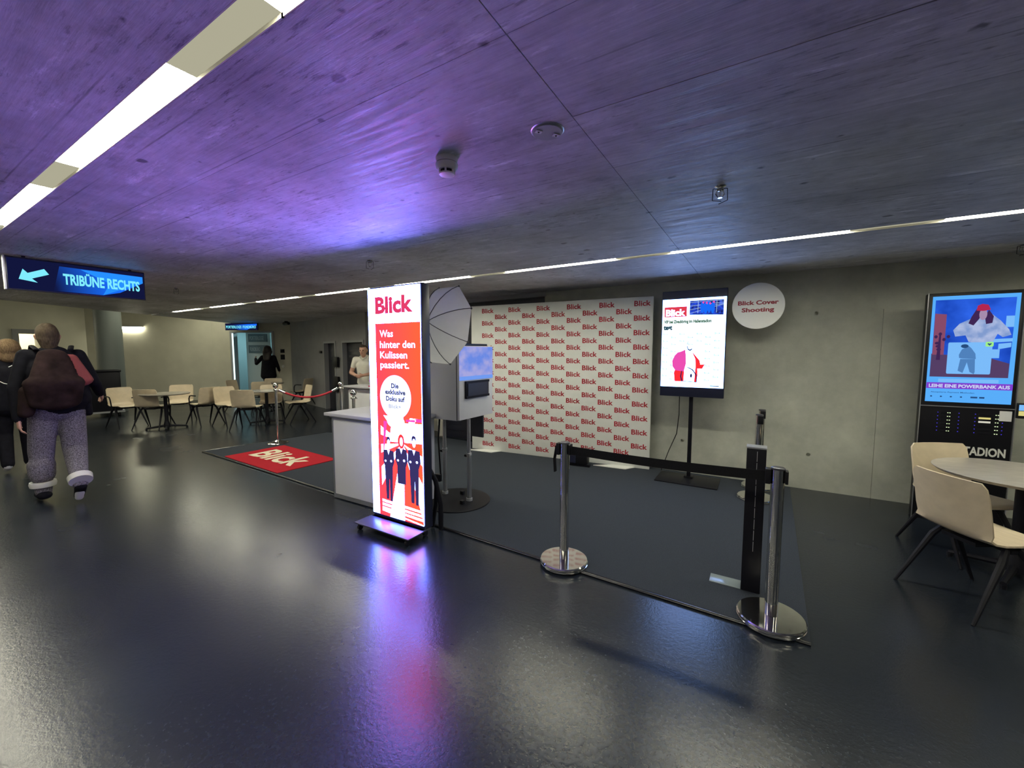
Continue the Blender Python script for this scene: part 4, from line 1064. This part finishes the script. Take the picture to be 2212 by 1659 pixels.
# black bin beside the column
bn = thing('wheeled_bin', 'large black box on castors at the foot of the round column', 'bin', (-13.9, 3.22, 0), R(78))
MB().prism([(-0.42, -0.25), (0.42, -0.25), (0.42, 0.25), (-0.42, 0.25)], 0.14, 1.10).build('bin_body', M['blackmat'], bn, bevel=0.02)
MB().box(-0.44, 0.44, -0.27, 0.27, 1.101, 1.15).build('bin_lid', M['black'], bn, bevel=0.01)
MB().box(-0.46, 0.46, -0.30, 0.29, 0.10, 0.139).build('tray', M['grey'], bn)
for x in (-0.36, 0.36):
    for y in (-0.2, 0.2):
        MB().tube([(x - 0.02, y, 0.05), (x + 0.02, y, 0.05)], 0.05, 16).build('caster', M['black'], bn, smooth=40)

# ------------------------------------------------------------------ hanging direction signs
hs = thing('direction_sign', 'hanging blue lit sign with arrow reading TRIBÜNE RECHTS', 'sign', (-6.10, 0.86, 2.19))
SGM = plane((0.0, 0, 0), (0, 1, 0), (0, 0, 1))
MB().box(-0.05, -0.002, 0, 1.02, 0.0, 0.315).build('casing', M['navy'], hs, bevel=0.004)
ss = MB().box(-0.0018, 0.0, 0.01, 1.01, 0.012, 0.300).build('face', M['sgn_dark'], hs)
art('face_graphic', ss, M['sgn_blue'], [[(0.30, 0.02), (0.66, 0.018), (0.80, 0.06), (1.00, 0.19), (1.00, 0.26), (0.35, 0.27)]], 1, SGM)
art('face_graphic', ss, M['sgn_blue2'], [[(0.66, 0.018), (1.00, 0.19), (1.00, 0.26), (0.50, 0.262), (0.72, 0.15)]], 1.6, SGM)
art('arrow', ss, M['sgn_cyan'], [[(0.075, 0.105), (0.105, 0.205), (0.135, 0.170), (0.245, 0.225), (0.275, 0.175), (0.160, 0.120), (0.195, 0.085)]], 2.4, SGM)
q = MB(); put_text(q, 'TRIBÜNE RECHTS', 0.370, 0.098, 0.105, w=0.600, bold=0.05, z=0.0036, Mx=SGM); q.build('lettering', M['sgn_cyan'], ss)
MB().box(-0.052, 0.004, -0.012, -0.001, 0.0, 0.315).build('end_cap', M['alu'], hs)
for y in (0.12, 0.90): MB().box(-0.035, -0.015, y - 0.012, y + 0.012, 0.3155, 0.3298).build('hanger', M['black'], hs)

hs2 = thing('direction_sign', 'small blue lit sign reading PORTIERLOGE / FUNDBÜRO above the far doorway', 'sign', tuple(DM @ Vector((0.06, -0.30, 2.28))), math.atan2((dB - dA).y, (dB - dA).x))
MB().box(0, 1.08, 0.002, 0.05, 0, 0.225).build('casing', M['navy'], hs2)
s2 = MB().box(0.01, 1.07, 0, 0.0018, 0.01, 0.215).build('face', M['sgn_dark'], hs2)
art('face_graphic', s2, M['sgn_blue'], [[(0.45, 0.012), (0.72, 0.012), (1.06, 0.15), (1.06, 0.205), (0.1, 0.17), (0.2, 0.09)]], 1)
q = MB(); put_text(q, 'PORTIERLOGE / FUNDBÜRO', 0.03, 0.065, 0.085, w=1.0, bold=0.04, z=0.003, Mx=FRONT); q.build('lettering', M['sgn_cyan'], s2)
for x in (0.2, 0.9): MB().box(x - 0.01, x + 0.01, 0.02, 0.03, 0.2255, 0.2395).build('hanger', M['black'], hs2)

# ------------------------------------------------------------------ ceiling fittings
sd = thing('smoke_detector', 'white smoke detector on the purple lit ceiling', 'detector', (-1.32, 1.57, HC))
MB().lathe([(0.050, -0.022), (0.053, 0.0)], 32).build('mounting_base', M['ivory'], sd, smooth=40)
MB().lathe([(0.046, -0.0225), (0.054, -0.028), (0.052, -0.045), (0.042, -0.055)][::-1], 32).build('collar', M['ivory'], sd, smooth=40)
MB().lathe([(0.022, -0.080), (0.036, -0.076), (0.038, -0.070)], 32).build('sensor_head', M['ivory'], sd, smooth=40)
MB().lathe([(0.030, -0.0698), (0.032, -0.0552)], 24).build('mesh_gap', M['black'], sd, smooth=40)
for k in range(6):
    a = 2 * PI * k / 6
    MB().box(0.033, 0.040, -0.004, 0.004, -0.0705, -0.0545, Matrix.Rotation(a, 4, 'Z')).build('rib', M['ivory'], sd)
cd = thing('cover_plate', 'round grey metal cover plate with two pale tabs on the ceiling', 'ceiling plate', (-0.80, 1.60, HC))
MB().lathe([(0.066, -0.002), (0.070, 0.0)], 40).build('ring', M['alu'], cd)
MB().lathe([(0.060, -0.008), (0.064, -0.0022)], 40).build('disc', M['grey'], cd)
for s_ in (-1, 1):
    MB().box(-0.014, 0.014, -0.010, 0.010, -0.012, -0.0082, Matrix.Rotation(0.9, 4, 'Z') @ Matrix.Translation((s_ * 0.040, 0, 0))).build('tab', M['white'], cd)
    MB().lathe([(0.004, -0.014), (0.004, -0.0122)], 10, tuple(Matrix.Rotation(0.9, 3, 'Z') @ Vector((s_ * 0.040, 0, 0)))).build('screw', M['black'], cd)
def sprinkler(x, y, label):
    t = thing('sprinkler', label, 'sprinkler', (x, y, HC), 0.4, 'ceiling sprinklers')
    MB().lathe([(0.012, -0.025), (0.020, -0.020), (0.016, -0.006), (0.030, 0.0)], 16).build('fitting', M['chrome'], t, smooth=40)
    MB().lathe([(0.012, -0.062), (0.012, -0.060)], 12).build('deflector', M['chrome'], t)
    MB().tube([(0, 0, -0.0255), (0, 0, -0.0598)], 0.004, 8).build('bulb', M['chrome'], t)
    for s_ in (-1, 1):
        MB().tube([(s_ * 0.038, 0, -0.012), (s_ * 0.040, 0, -0.075), (0, s_ * 0.022, -0.088)], 0.0022, 6).build('guard_wire', M['black'], t)
        MB().tube([(s_ * 0.015, 0, -0.022), (s_ * 0.022, 0, -0.04), (s_ * 0.009, 0, -0.060)], 0.004, 6).build('frame_arm', M['chrome'], t)
    MB().tube([(-.038, 0, -.012), (.038, 0, -.012)], 0.0022, 6).build('guard_wire', M['black'], t)
sprinkler(-0.23, 2.62, 'caged chrome sprinkler on the bluish ceiling above the screen')
sprinkler(1.90, 5.38, 'sprinkler near the wall at the right picture edge')
sprinkler(-3.42, 2.85, 'sprinkler on the dark ceiling above the LED poster')
sprinkler(-7.3, 2.6, 'sprinkler on the dark ceiling left of the LED poster')

# ------------------------------------------------------------------ people
def capsule(mb, p0, p1, r0, r1, side=None, sw=1.0, sd=1.0, n=18):
    p0 = Vector(p0); p1 = Vector(p1)
    t = p1 - p0; L = t.length
    t = t / L if L > 1e-6 else Vector((0, 0, 1))
    s_ = Vector(side) if side is not None else (Vector((1, 0, 0)) if abs(t.x) < 0.9 else Vector((0, 1, 0)))
    s_ = (s_ - t * s_.dot(t)).normalized(); d = t.cross(s_)
    rings = []
    for k in range(5): a = PI / 2 * (1 - k / 5 * 1.0); rings.append((-r0 * math.sin(a) * min(sw, sd, 1), r0 * math.cos(a) if k else 0.002, 0))
    rings.append((0, r0, 0)); rings.append((L * 0.5, (r0 + r1) / 2, 0)); rings.append((L, r1, 0))
    for k in range(1, 6): a = PI / 2 * k / 5; rings.append((L + r1 * math.sin(a) * min(sw, sd, 1), r1 * math.cos(a) if k < 5 else 0.002, 0))
    vs = []; fs = []
    for h, r, _ in rings:
        for k in range(n):
            a = 2 * PI * k / n
            vs.append(tuple(p0 + t * h + s_ * math.cos(a) * r * sw + d * math.sin(a) * r * sd))
    for i in range(len(rings) - 1):
        for k in range(n):
            fs.append((i * n + k, i * n + (k + 1) % n, (i + 1) * n + (k + 1) % n, (i + 1) * n + k))
    fs.append(tuple(range(n - 1, -1, -1))); fs.append(tuple((len(rings) - 1) * n + k for k in range(n)))
    mb.add(vs, fs)

def blob(name, caps, mats, parent, voxel=0.010, smooth_it=4):
    """caps: (p0, p1, r0, r1, side, sw, sd, material index); merged into ONE continuous skin"""
    mb = MB()
    for c in caps: capsule(mb, *c[:7])
    me = bpy.data.meshes.new(name); me.from_pydata(mb.v, [], mb.f)
    ob = bpy.data.objects.new(name, me); COL.objects.link(ob)
    m = ob.modifiers.new('r', 'REMESH'); m.mode = 'VOXEL'; m.voxel_size = voxel
    s_ = ob.modifiers.new('s', 'SMOOTH'); s_.factor = 0.5; s_.iterations = smooth_it
    bpy.context.view_layer.update()
    out = bpy.data.meshes.new_from_object(ob.evaluated_get(bpy.context.evaluated_depsgraph_get()))
    out.name = name
    bpy.data.objects.remove(ob); bpy.data.meshes.remove(me)
    o = bpy.data.objects.new(name, out); COL.objects.link(o)
    if parent is not None: o.parent = parent
    out.materials.clear()
    for mm in mats: out.materials.append(mm)
    npoly = len(out.polygons)
    cen = np.empty(npoly * 3); out.polygons.foreach_get('center', cen); cen = cen.reshape(-1, 3)
    best = np.full(npoly, 1e9); idx = np.zeros(npoly, dtype=np.int32)
    for c in caps:
        p0 = np.array(c[0], float); p1 = np.array(c[1], float); ax = p1 - p0; L2 = max(ax @ ax, 1e-9)
        t = np.clip(((cen - p0) @ ax) / L2, 0, 1)
        dv = cen - (p0 + t[:, None] * ax)
        r = (c[2] + (c[3] - c[2]) * t)
        axn = ax / math.sqrt(L2)
        sdv = np.array(c[4], float) if c[4] is not None else (np.array([1., 0, 0]) if abs(axn[0]) < .9 else np.array([0., 1, 0]))
        sdv = sdv - axn * (sdv @ axn); sdv /= np.linalg.norm(sdv); dd = np.cross(axn, sdv)
        e = np.sqrt(((dv @ sdv) / c[5]) ** 2 + ((dv @ dd) / c[6]) ** 2 + (dv @ axn) ** 2) - r
        w = e < best; best[w] = e[w]; idx[w] = c[7]
    out.polygons.foreach_set('material_index', idx)
    out.polygons.foreach_set('use_smooth', np.ones(npoly, dtype=bool))
    return o

def hand(caps, wrist, d, up, mi, s=1.0, curl=0.5, thumb=1):
    """palm and five fingers; d = pointing direction, up = back-of-hand direction"""
    w = Vector(wrist); d = Vector(d).normalized(); up = Vector(up); up = (up - d * up.dot(d)).normalized(); sd = d.cross(up).normalized() * thumb
    pc = w + d * 0.05 * s
    caps.append((w, w + d * 0.075 * s, 0.030 * s, 0.034 * s, sd, 1.15, 0.5, mi))
    for i, (off, ln) in enumerate(((0.030, 0.070), (0.010, 0.080), (-0.010, 0.075), (-0.029, 0.058))):
        b0 = w + d * 0.085 * s + sd * off * s
        b1 = b0 + (d * math.cos(curl * .5) - up * math.sin(curl * .5)) * ln * 0.5 * s
        b2 = b1 + (d * math.cos(curl * 1.5) - up * math.sin(curl * 1.5)) * ln * 0.5 * s
        caps.append((b0 - d * 0.01, b1, 0.0088 * s, 0.0080 * s, None, 1, 1, mi)); caps.append((b1, b2, 0.0080 * s, 0.0068 * s, None, 1, 1, mi))
    t0 = w + d * 0.03 * s + sd * 0.028 * s; t1 = t0 + (d * 0.7 + sd * 0.7 - up * 0.2) * 0.04 * s; t2 = t1 + (d * 0.9 + sd * 0.2 - up * 0.4) * 0.032 * s
    caps.append((t0, t1, 0.011 * s, 0.0095 * s, None, 1, 1, mi)); caps.append((t1, t2, 0.0095 * s, 0.0078 * s, None, 1, 1, mi))

def person_caps(J, W, idx, arm_r=(0.052, 0.040, 0.030), leg_r=(0.085, 0.060, 0.042), hs=1.0):
    c = []
    V_ = lambda k: Vector(J[k])
    X = (1, 0, 0)
    c.append((V_('pelvis'), V_('waist'), 0.125, 0.115, X, W[0], 0.95, idx['hip']))
    c.append((V_('waist'), V_('chest'), 0.115, 0.125, X, W[1], 0.95, idx['torso']))
    c.append((V_('chest'), V_('neckbase'), 0.125, 0.075, X, W[2], 0.85, idx['torso']))
    c.append((V_('neckbase'), V_('head') + Vector((0, -.01, -.05)), 0.056, 0.050, X, 1, 1, idx['skin']))
    hd = V_('head')
    c.append((hd + Vector((0, -.015, .015)), hd + Vector((0, .0, .045)), 0.092 * hs, 0.086 * hs, X, .86, 1.03, idx['skin']))
    c.append((hd + Vector((0, .035, -.06)), hd + Vector((0, .02, .02)), 0.052 * hs, 0.070 * hs, X, .92, 1, idx['skin']))
    c.append((hd + Vector((0, .098, .005)), hd + Vector((0, .112, -.022)), 0.009, 0.014, X, 1, 1, idx['skin']))
    for s_ in (-1, 1):
        c.append((hd + Vector((s_ * .078, -.01, -.015)), hd + Vector((s_ * .084, -.018, .018)), 0.014, 0.018, X, .5, 1, idx['skin']))
    for s_, L_ in ((-1, 'l'), (1, 'r')):
        sh, el, wr, hp, kn, an, to = (V_(k + L_) for k in ('shoulder_', 'elbow_', 'wrist_', 'hip_', 'knee_', 'ankle_', 'toe_'))
        c.append((V_('chest') + Vector((0, 0, 0.09)), sh, 0.075, arm_r[0] + .006, X, 1, .9, idx['torso']))
        mid = sh.lerp(el, idx.get('sleeve', 1.0))
        c.append((sh, mid, arm_r[0], arm_r[0] + (arm_r[1] - arm_r[0]) * idx.get('sleeve', 1.0), None, 1, 1, idx['torso']))
        if idx.get('sleeve', 1.0) < 1: c.append((mid, el, arm_r[1] + .002, arm_r[1], None, 1, 1, idx['skin']))
        c.append((el, wr, arm_r[1], arm_r[2], None, 1, 1, idx['fore']))
        c.append((hp, kn, leg_r[0], leg_r[1], None, 1, 1, idx['leg']))
        c.append((kn, an, leg_r[1], leg_r[2], None, 1, 1, idx['leg']))
        c.append((an + Vector((0, -.02, -.03)), to, 0.040, 0.032, None, 1, .85, idx['shoe']))
        d = (wr - el).normalized()
        hand(c, wr + d * 0.01, idx.get('hand_dir_' + L_, d), idx.get('hand_up_' + L_, (s_, 0, 0)), idx['skin'], 0.95, 0.6, thumb=idx.get('th', 1) * (-s_ if True else 1))
    return c

def base_joints():
    return dict(pelvis=(0, 0, .94), waist=(0, 0, 1.10), chest=(0, 0, 1.30), neckbase=(0, -.01, 1.46), head=(0, .02, 1.62),
                shoulder_l=(-.17, 0, 1.42), shoulder_r=(.17, 0, 1.42), elbow_l=(-.25, -.03, 1.14), elbow_r=(.25, -.03, 1.14),
                wrist_l=(-.27, .08, .90), wrist_r=(.27, .08, .90), hip_l=(-.09, 0, .90), hip_r=(.09, 0, .90),
                knee_l=(-.10, .02, .50), knee_r=(.10, .02, .50), ankle_l=(-.10, -.02, .10), ankle_r=(.10, -.02, .10),
                toe_l=(-.11, .14, .035), toe_r=(.11, .14, .035))
def eyes(parent, hd, sc_=1.0):
    q = MB()
    for s_ in (-1, 1): q.ball((hd[0] + s_ * .032, hd[1] + .083, hd[2] + .012), 0.010, 10, 8)
    q.build('eyes', M['eye'], parent, smooth=60)
    q = MB(); q.tube([(hd[0] - .022, hd[1] + .084, hd[2] - .055), (hd[0], hd[1] + .091, hd[2] - .054), (hd[0] + .022, hd[1] + .084, hd[2] - .055)], 0.005, 6); q.build('mouth', M['lips'], parent, smooth=60)

# man in white polo behind the rear counter, looking down at his hands
def polo_man():
    J = base_joints()
    J.update(chest=(0, .01, 1.30), neckbase=(0, .01, 1.46), head=(0, .07, 1.60), elbow_l=(-.27, .05, 1.15), elbow_r=(.27, .05, 1.15), wrist_l=(-.08, .29, 1.11), wrist_r=(.08, .28, 1.10), shoulder_l=(-.19, .01, 1.42), shoulder_r=(.19, .01, 1.42))
    t = thing('person', 'man with short dark hair in a white polo shirt behind the rear counter, looking down', 'person', (-7.08, 5.70, CZ), R(-150))
    idx = dict(hip=1, torso=1, skin=0, fore=0, leg=2, shoe=2, sleeve=0.55)
    c = person_caps(J, (1.35, 1.40, 1.5), idx, arm_r=(0.062, 0.045, 0.030))
    blob('body', c, [M['skin'], M['polo'], M['jacket']], t, 0.009)
    hd = J['head']
    hc = [(Vector(hd) + Vector((0, -.03, .065)), Vector(hd) + Vector((0, .045, .098)), .078, .050, (1, 0, 0), 1.0, .8, 0), (Vector(hd) + Vector((0, -.055, .0)), Vector(hd) + Vector((0, -.04, .06)), .062, .075, (1, 0, 0), 1.05, .9, 0)]
    blob('hair', hc, [M['hair']], t, 0.008)
    eyes(t, hd)
    q = MB(); q.tube([(-.075, .055, 1.475), (-.03, .115, 1.445), (0, .125, 1.425), (.03, .115, 1.445), (.075, .055, 1.475)], 0.010, 8, ry=1.6); q.build('collar', M['polo'], t, smooth=60)
    q = MB(); q.tube([(-.07, .09, 1.475), (-.075, -.02, 1.50), (0, -.07, 1.51), (.075, -.02, 1.50), (.07, .09, 1.475)], 0.012, 8, ry=1.6); q.build('collar', M['polo'], t, smooth=60)
polo_man()

# person at the lit doorway, back to the camera
def door_person():
    J = base_joints()
    J.update(elbow_l=(-.40, .12, 1.22), wrist_l=(-.50, .32, 1.36), elbow_r=(.25, .05, 1.14), wrist_r=(.22, .22, 1.00))
    t = thing('person', 'person with long dark hair and black coat reaching out at the lit far doorway', 'person', (-13.22, 6.98, 0), R(40))
    idx = dict(hip=1, torso=1, skin=0, fore=1, leg=2, shoe=1)
    c = person_caps(J, (1.35, 1.35, 1.45), idx, arm_r=(0.065, 0.05, 0.042))
    c.append((Vector((0, -.01, 1.30)), Vector((0, -.02, .84)), .16, .20, (1, 0, 0), 1.15, .75, 1))
    blob('body', c, [M['skin'], M['jacket'], mat('pale_jeans', (.30, .34, .38), .8)], t, 0.012)
    hc = [(Vector((0, -.02, 1.68)), Vector((0, -.03, 1.62)), .115, .12, (1, 0, 0), 1, 1, 0), (Vector((0, -.04, 1.60)), Vector((0, -.09, 1.36)), .12, .085, (1, 0, 0), 1.2, .7, 0)]
    blob('hair', hc, [M['hair_bk']], t, 0.012)
door_person()

# walking person, seen from behind
def walker():
    k = 1.09
    t = thing('person', 'walking person from behind in grey flecked trousers with slicked back hair', 'person', (-6.43, 1.17, 0), R(86))
    J = base_joints()
    J.update(shoulder_l=(-.175, 0, 1.43), shoulder_r=(.175, 0, 1.43), elbow_l=(-.26, -.06, 1.13), wrist_l=(-.255, -.08, .85), elbow_r=(.275, -.01, 1.15), wrist_r=(.33, .14, 1.03),
             knee_l=(-.12, .07, .50), ankle_l=(-.13, .06, .10), toe_l=(-.15, .22, .035), knee_r=(.10, .02, .50), ankle_r=(.07, -.32, .20), toe_r=(.065, -.25, .045), pelvis=(0, 0, .96), head=(-.02, .03, 1.605))
    idx = dict(hip=2, torso=1, skin=0, fore=1, leg=2, shoe=3)
    c = person_caps(J, (1.35, 1.4, 1.5), idx, arm_r=(0.058, 0.048, 0.040), leg_r=(0.105, 0.092, 0.060))
    # hem of the jacket and wide trouser seat
    c.append((Vector((0, -.01, 1.30)), Vector((0.03, -.01, 1.00)), .16, .185, (1, 0, 0), 1.2, .88, 1))
    c.append((Vector((.20, -.02, 1.05)), Vector((.215, -.02, .84)), .05, .035, (1, 0, 0), .8, 1.2, 1))
    c.append((Vector((-.08, -.01, .90)), Vector((.08, -.01, .90)), .115, .115, (0, 1, 0), 1.0, 1.0, 2))
    c.append((Vector((-.13, .05, .27)), Vector((-.13, .05, .36)), .092, .098, (1, 0, 0), 1.0, 1.0, 2))
    c = [tuple([Vector(a[0]) * k, Vector(a[1]) * k, a[2] * k, a[3] * k] + list(a[4:])) for a in c]
    blob('body', c, [M['skin'], M['jacket'], M['knit'], M['shoe_w']], t, 0.009)
    hd = Vector(J['head']) * k
    hc = [(hd + Vector((0, -.035, .02)), hd + Vector((0, .01, .055)), .108, .104, (1, 0, 0), .82, 1.05, 0), (hd + Vector((0, -.055, -.02)), hd + Vector((0, -.055, -.10)), .085, .06, (1, 0, 0), 1.0, .8, 0), (hd + Vector((0, -.06, .10)), hd + Vector((0.01, -.07, .12)), .035, .03, None, 1, 1, 0)]
    blob('hair', hc, [M['hair_lt']], t, 0.008)
    # black uppers of the trainers over the white soles, light trouser cuffs
    a = Vector(J['ankle_l']) * k
    q = MB(); q.lathe([(.098, 0), (.104, .03), (.098, .055)], 24, (a.x, a.y - .005, .165)); q.build('trouser_cuff', M['shoe_w'], t, smooth=40)
    b = Vector(J['ankle_r']) * k
    q = MB(); q.tube([b + Vector((0, -.06, .035)), b + Vector((0, -.015, .075))], [.092, .098], 20); q.build('trouser_cuff', M['shoe_w'], t, smooth=40)
    up = [(a + Vector((0, -.055, -.035)), a + Vector((-.015, .13, -.055)), .056, .045, (1, 0, 0), 1.05, .8, 0)]
    blob('shoe_upper', up, [M['jacket']], t, 0.007)
    up = [(b + Vector((0, -.03, -.03)), b + Vector((0, .10, -.155)), .050, .042, (1, 0, 0), 1, .8, 0)]
    blob('shoe_upper', up, [M['jacket']], t, 0.007)
    # bag on the back (a thing of its own)
    bg = thing('backpack', 'big soft dark maroon backpack on the walking person with coral red side', 'bag', (-6.43, 1.17, 0), R(86))
    c = [(Vector((-.02, -.17, 1.57)), Vector((-.03, -.26, 1.28)), .095, .165, (1, 0, 0), 1.15, .6, 0), (Vector((-.03, -.26, 1.28)), Vector((-.03, -.24, 1.08)), .165, .14, (1, 0, 0), 1.35, .6, 0), (Vector((-.19, -.16, 1.20)), Vector((-.23, -.15, .98)), .08, .06, (1, 0, 0), 1.0, .8, 0)]
    c += [(Vector((.10, -.15, 1.53)), Vector((.19, -.17, 1.28)), .065, .085, (1, 0, 0), 1.0, .6, 1)]
    blob('bag_body', c, [M['bagcol'], M['coral']], bg, 0.010, 8)
    q = MB(); q.tube([(-.12, -.12, 1.62), (-.14, -.02, 1.66), (-.14, .10, 1.60)], .022, 8, ry=.4).tube([(.12, -.12, 1.62), (.14, -.02, 1.66), (.14, .10, 1.60)], .022, 8, ry=.4); q.build('shoulder_strap', M['jacket'], bg, smooth=60)
walker()

def companion():
    t = thing('person', 'person with light brown hair in a black printed jacket at the left picture edge', 'person', (-8.52, 1.16, 0), R(84))
    J = base_joints(); 
    J.update(knee_r=(.10, .10, .50), ankle_r=(.10, .06, .10), toe_r=(.11, .22, .035), knee_l=(-.10, 0, .50), ankle_l=(-.10, -.18, .13), toe_l=(-.11, -.06, .045), elbow_r=(.27, .0, 1.12), wrist_r=(.24, .12, .92))
    idx = dict(hip=1, torso=1, skin=0, fore=1, leg=1, shoe=2)
    c = person_caps(J, (1.45, 1.45, 1.55), idx, arm_r=(0.075, 0.06, 0.046), leg_r=(0.10, 0.075, 0.06))
    c.append((Vector((0, -.01, 1.30)), Vector((0, -.02, .88)), .17, .20, (1, 0, 0), 1.2, .8, 1))
    blob('body', c, [M['skin'], M['jacket'], M['shoe_w']], t, 0.010)
    hc = [(Vector((0, -.01, 1.665)), Vector((0, -.02, 1.64)), .108, .115, (1, 0, 0), 1, 1, 0), (Vector((0, -.03, 1.62)), Vector((0, -.05, 1.52)), .10, .085, (1, 0, 0), 1.1, .8, 0)]
    blob('hair', hc, [M['hair_tan']], t, 0.010)
    q = MB()
    for z, ph, x0 in ((1.40, 0, -.02), (1.33, 1, .0), (1.20, 2, -.10), (1.16, .5, -.03), (1.10, 3, -.05)):
        pts = [(x0 + .03 * j, -.232 + .05 * abs(x0 + .03 * j - .0) , z + .02 * math.sin(j * 1.6 + ph)) for j in range(7)]
        q.tube(pts, .005, 6)
    q.build('jacket_print', M['sign_white'], t, smooth=60)
    g = thing('plush_bag', 'lime green furry bag held between the two walking people', 'bag', (-8.42, 1.33, -0.14), R(84))
    c = [(Vector((-.04, 0, 1.06)), Vector((.0, 0, .95)), .085, .10, (1, 0, 0), 1, .7, 0), (Vector((.0, 0, .95)), Vector((.04, 0, .78)), .10, .06, (1, 0, 0), 1, .7, 0)]
    blob('bag_body', c, [M['green']], g, 0.012)
    MB().tube([(-.06, 0, 1.12), (-.10, -.02, 1.20), (-.04, -.02, 1.22), (.02, 0, 1.12)], .008, 8).build('bag_handle', M['green'], g, smooth=60)
companion()
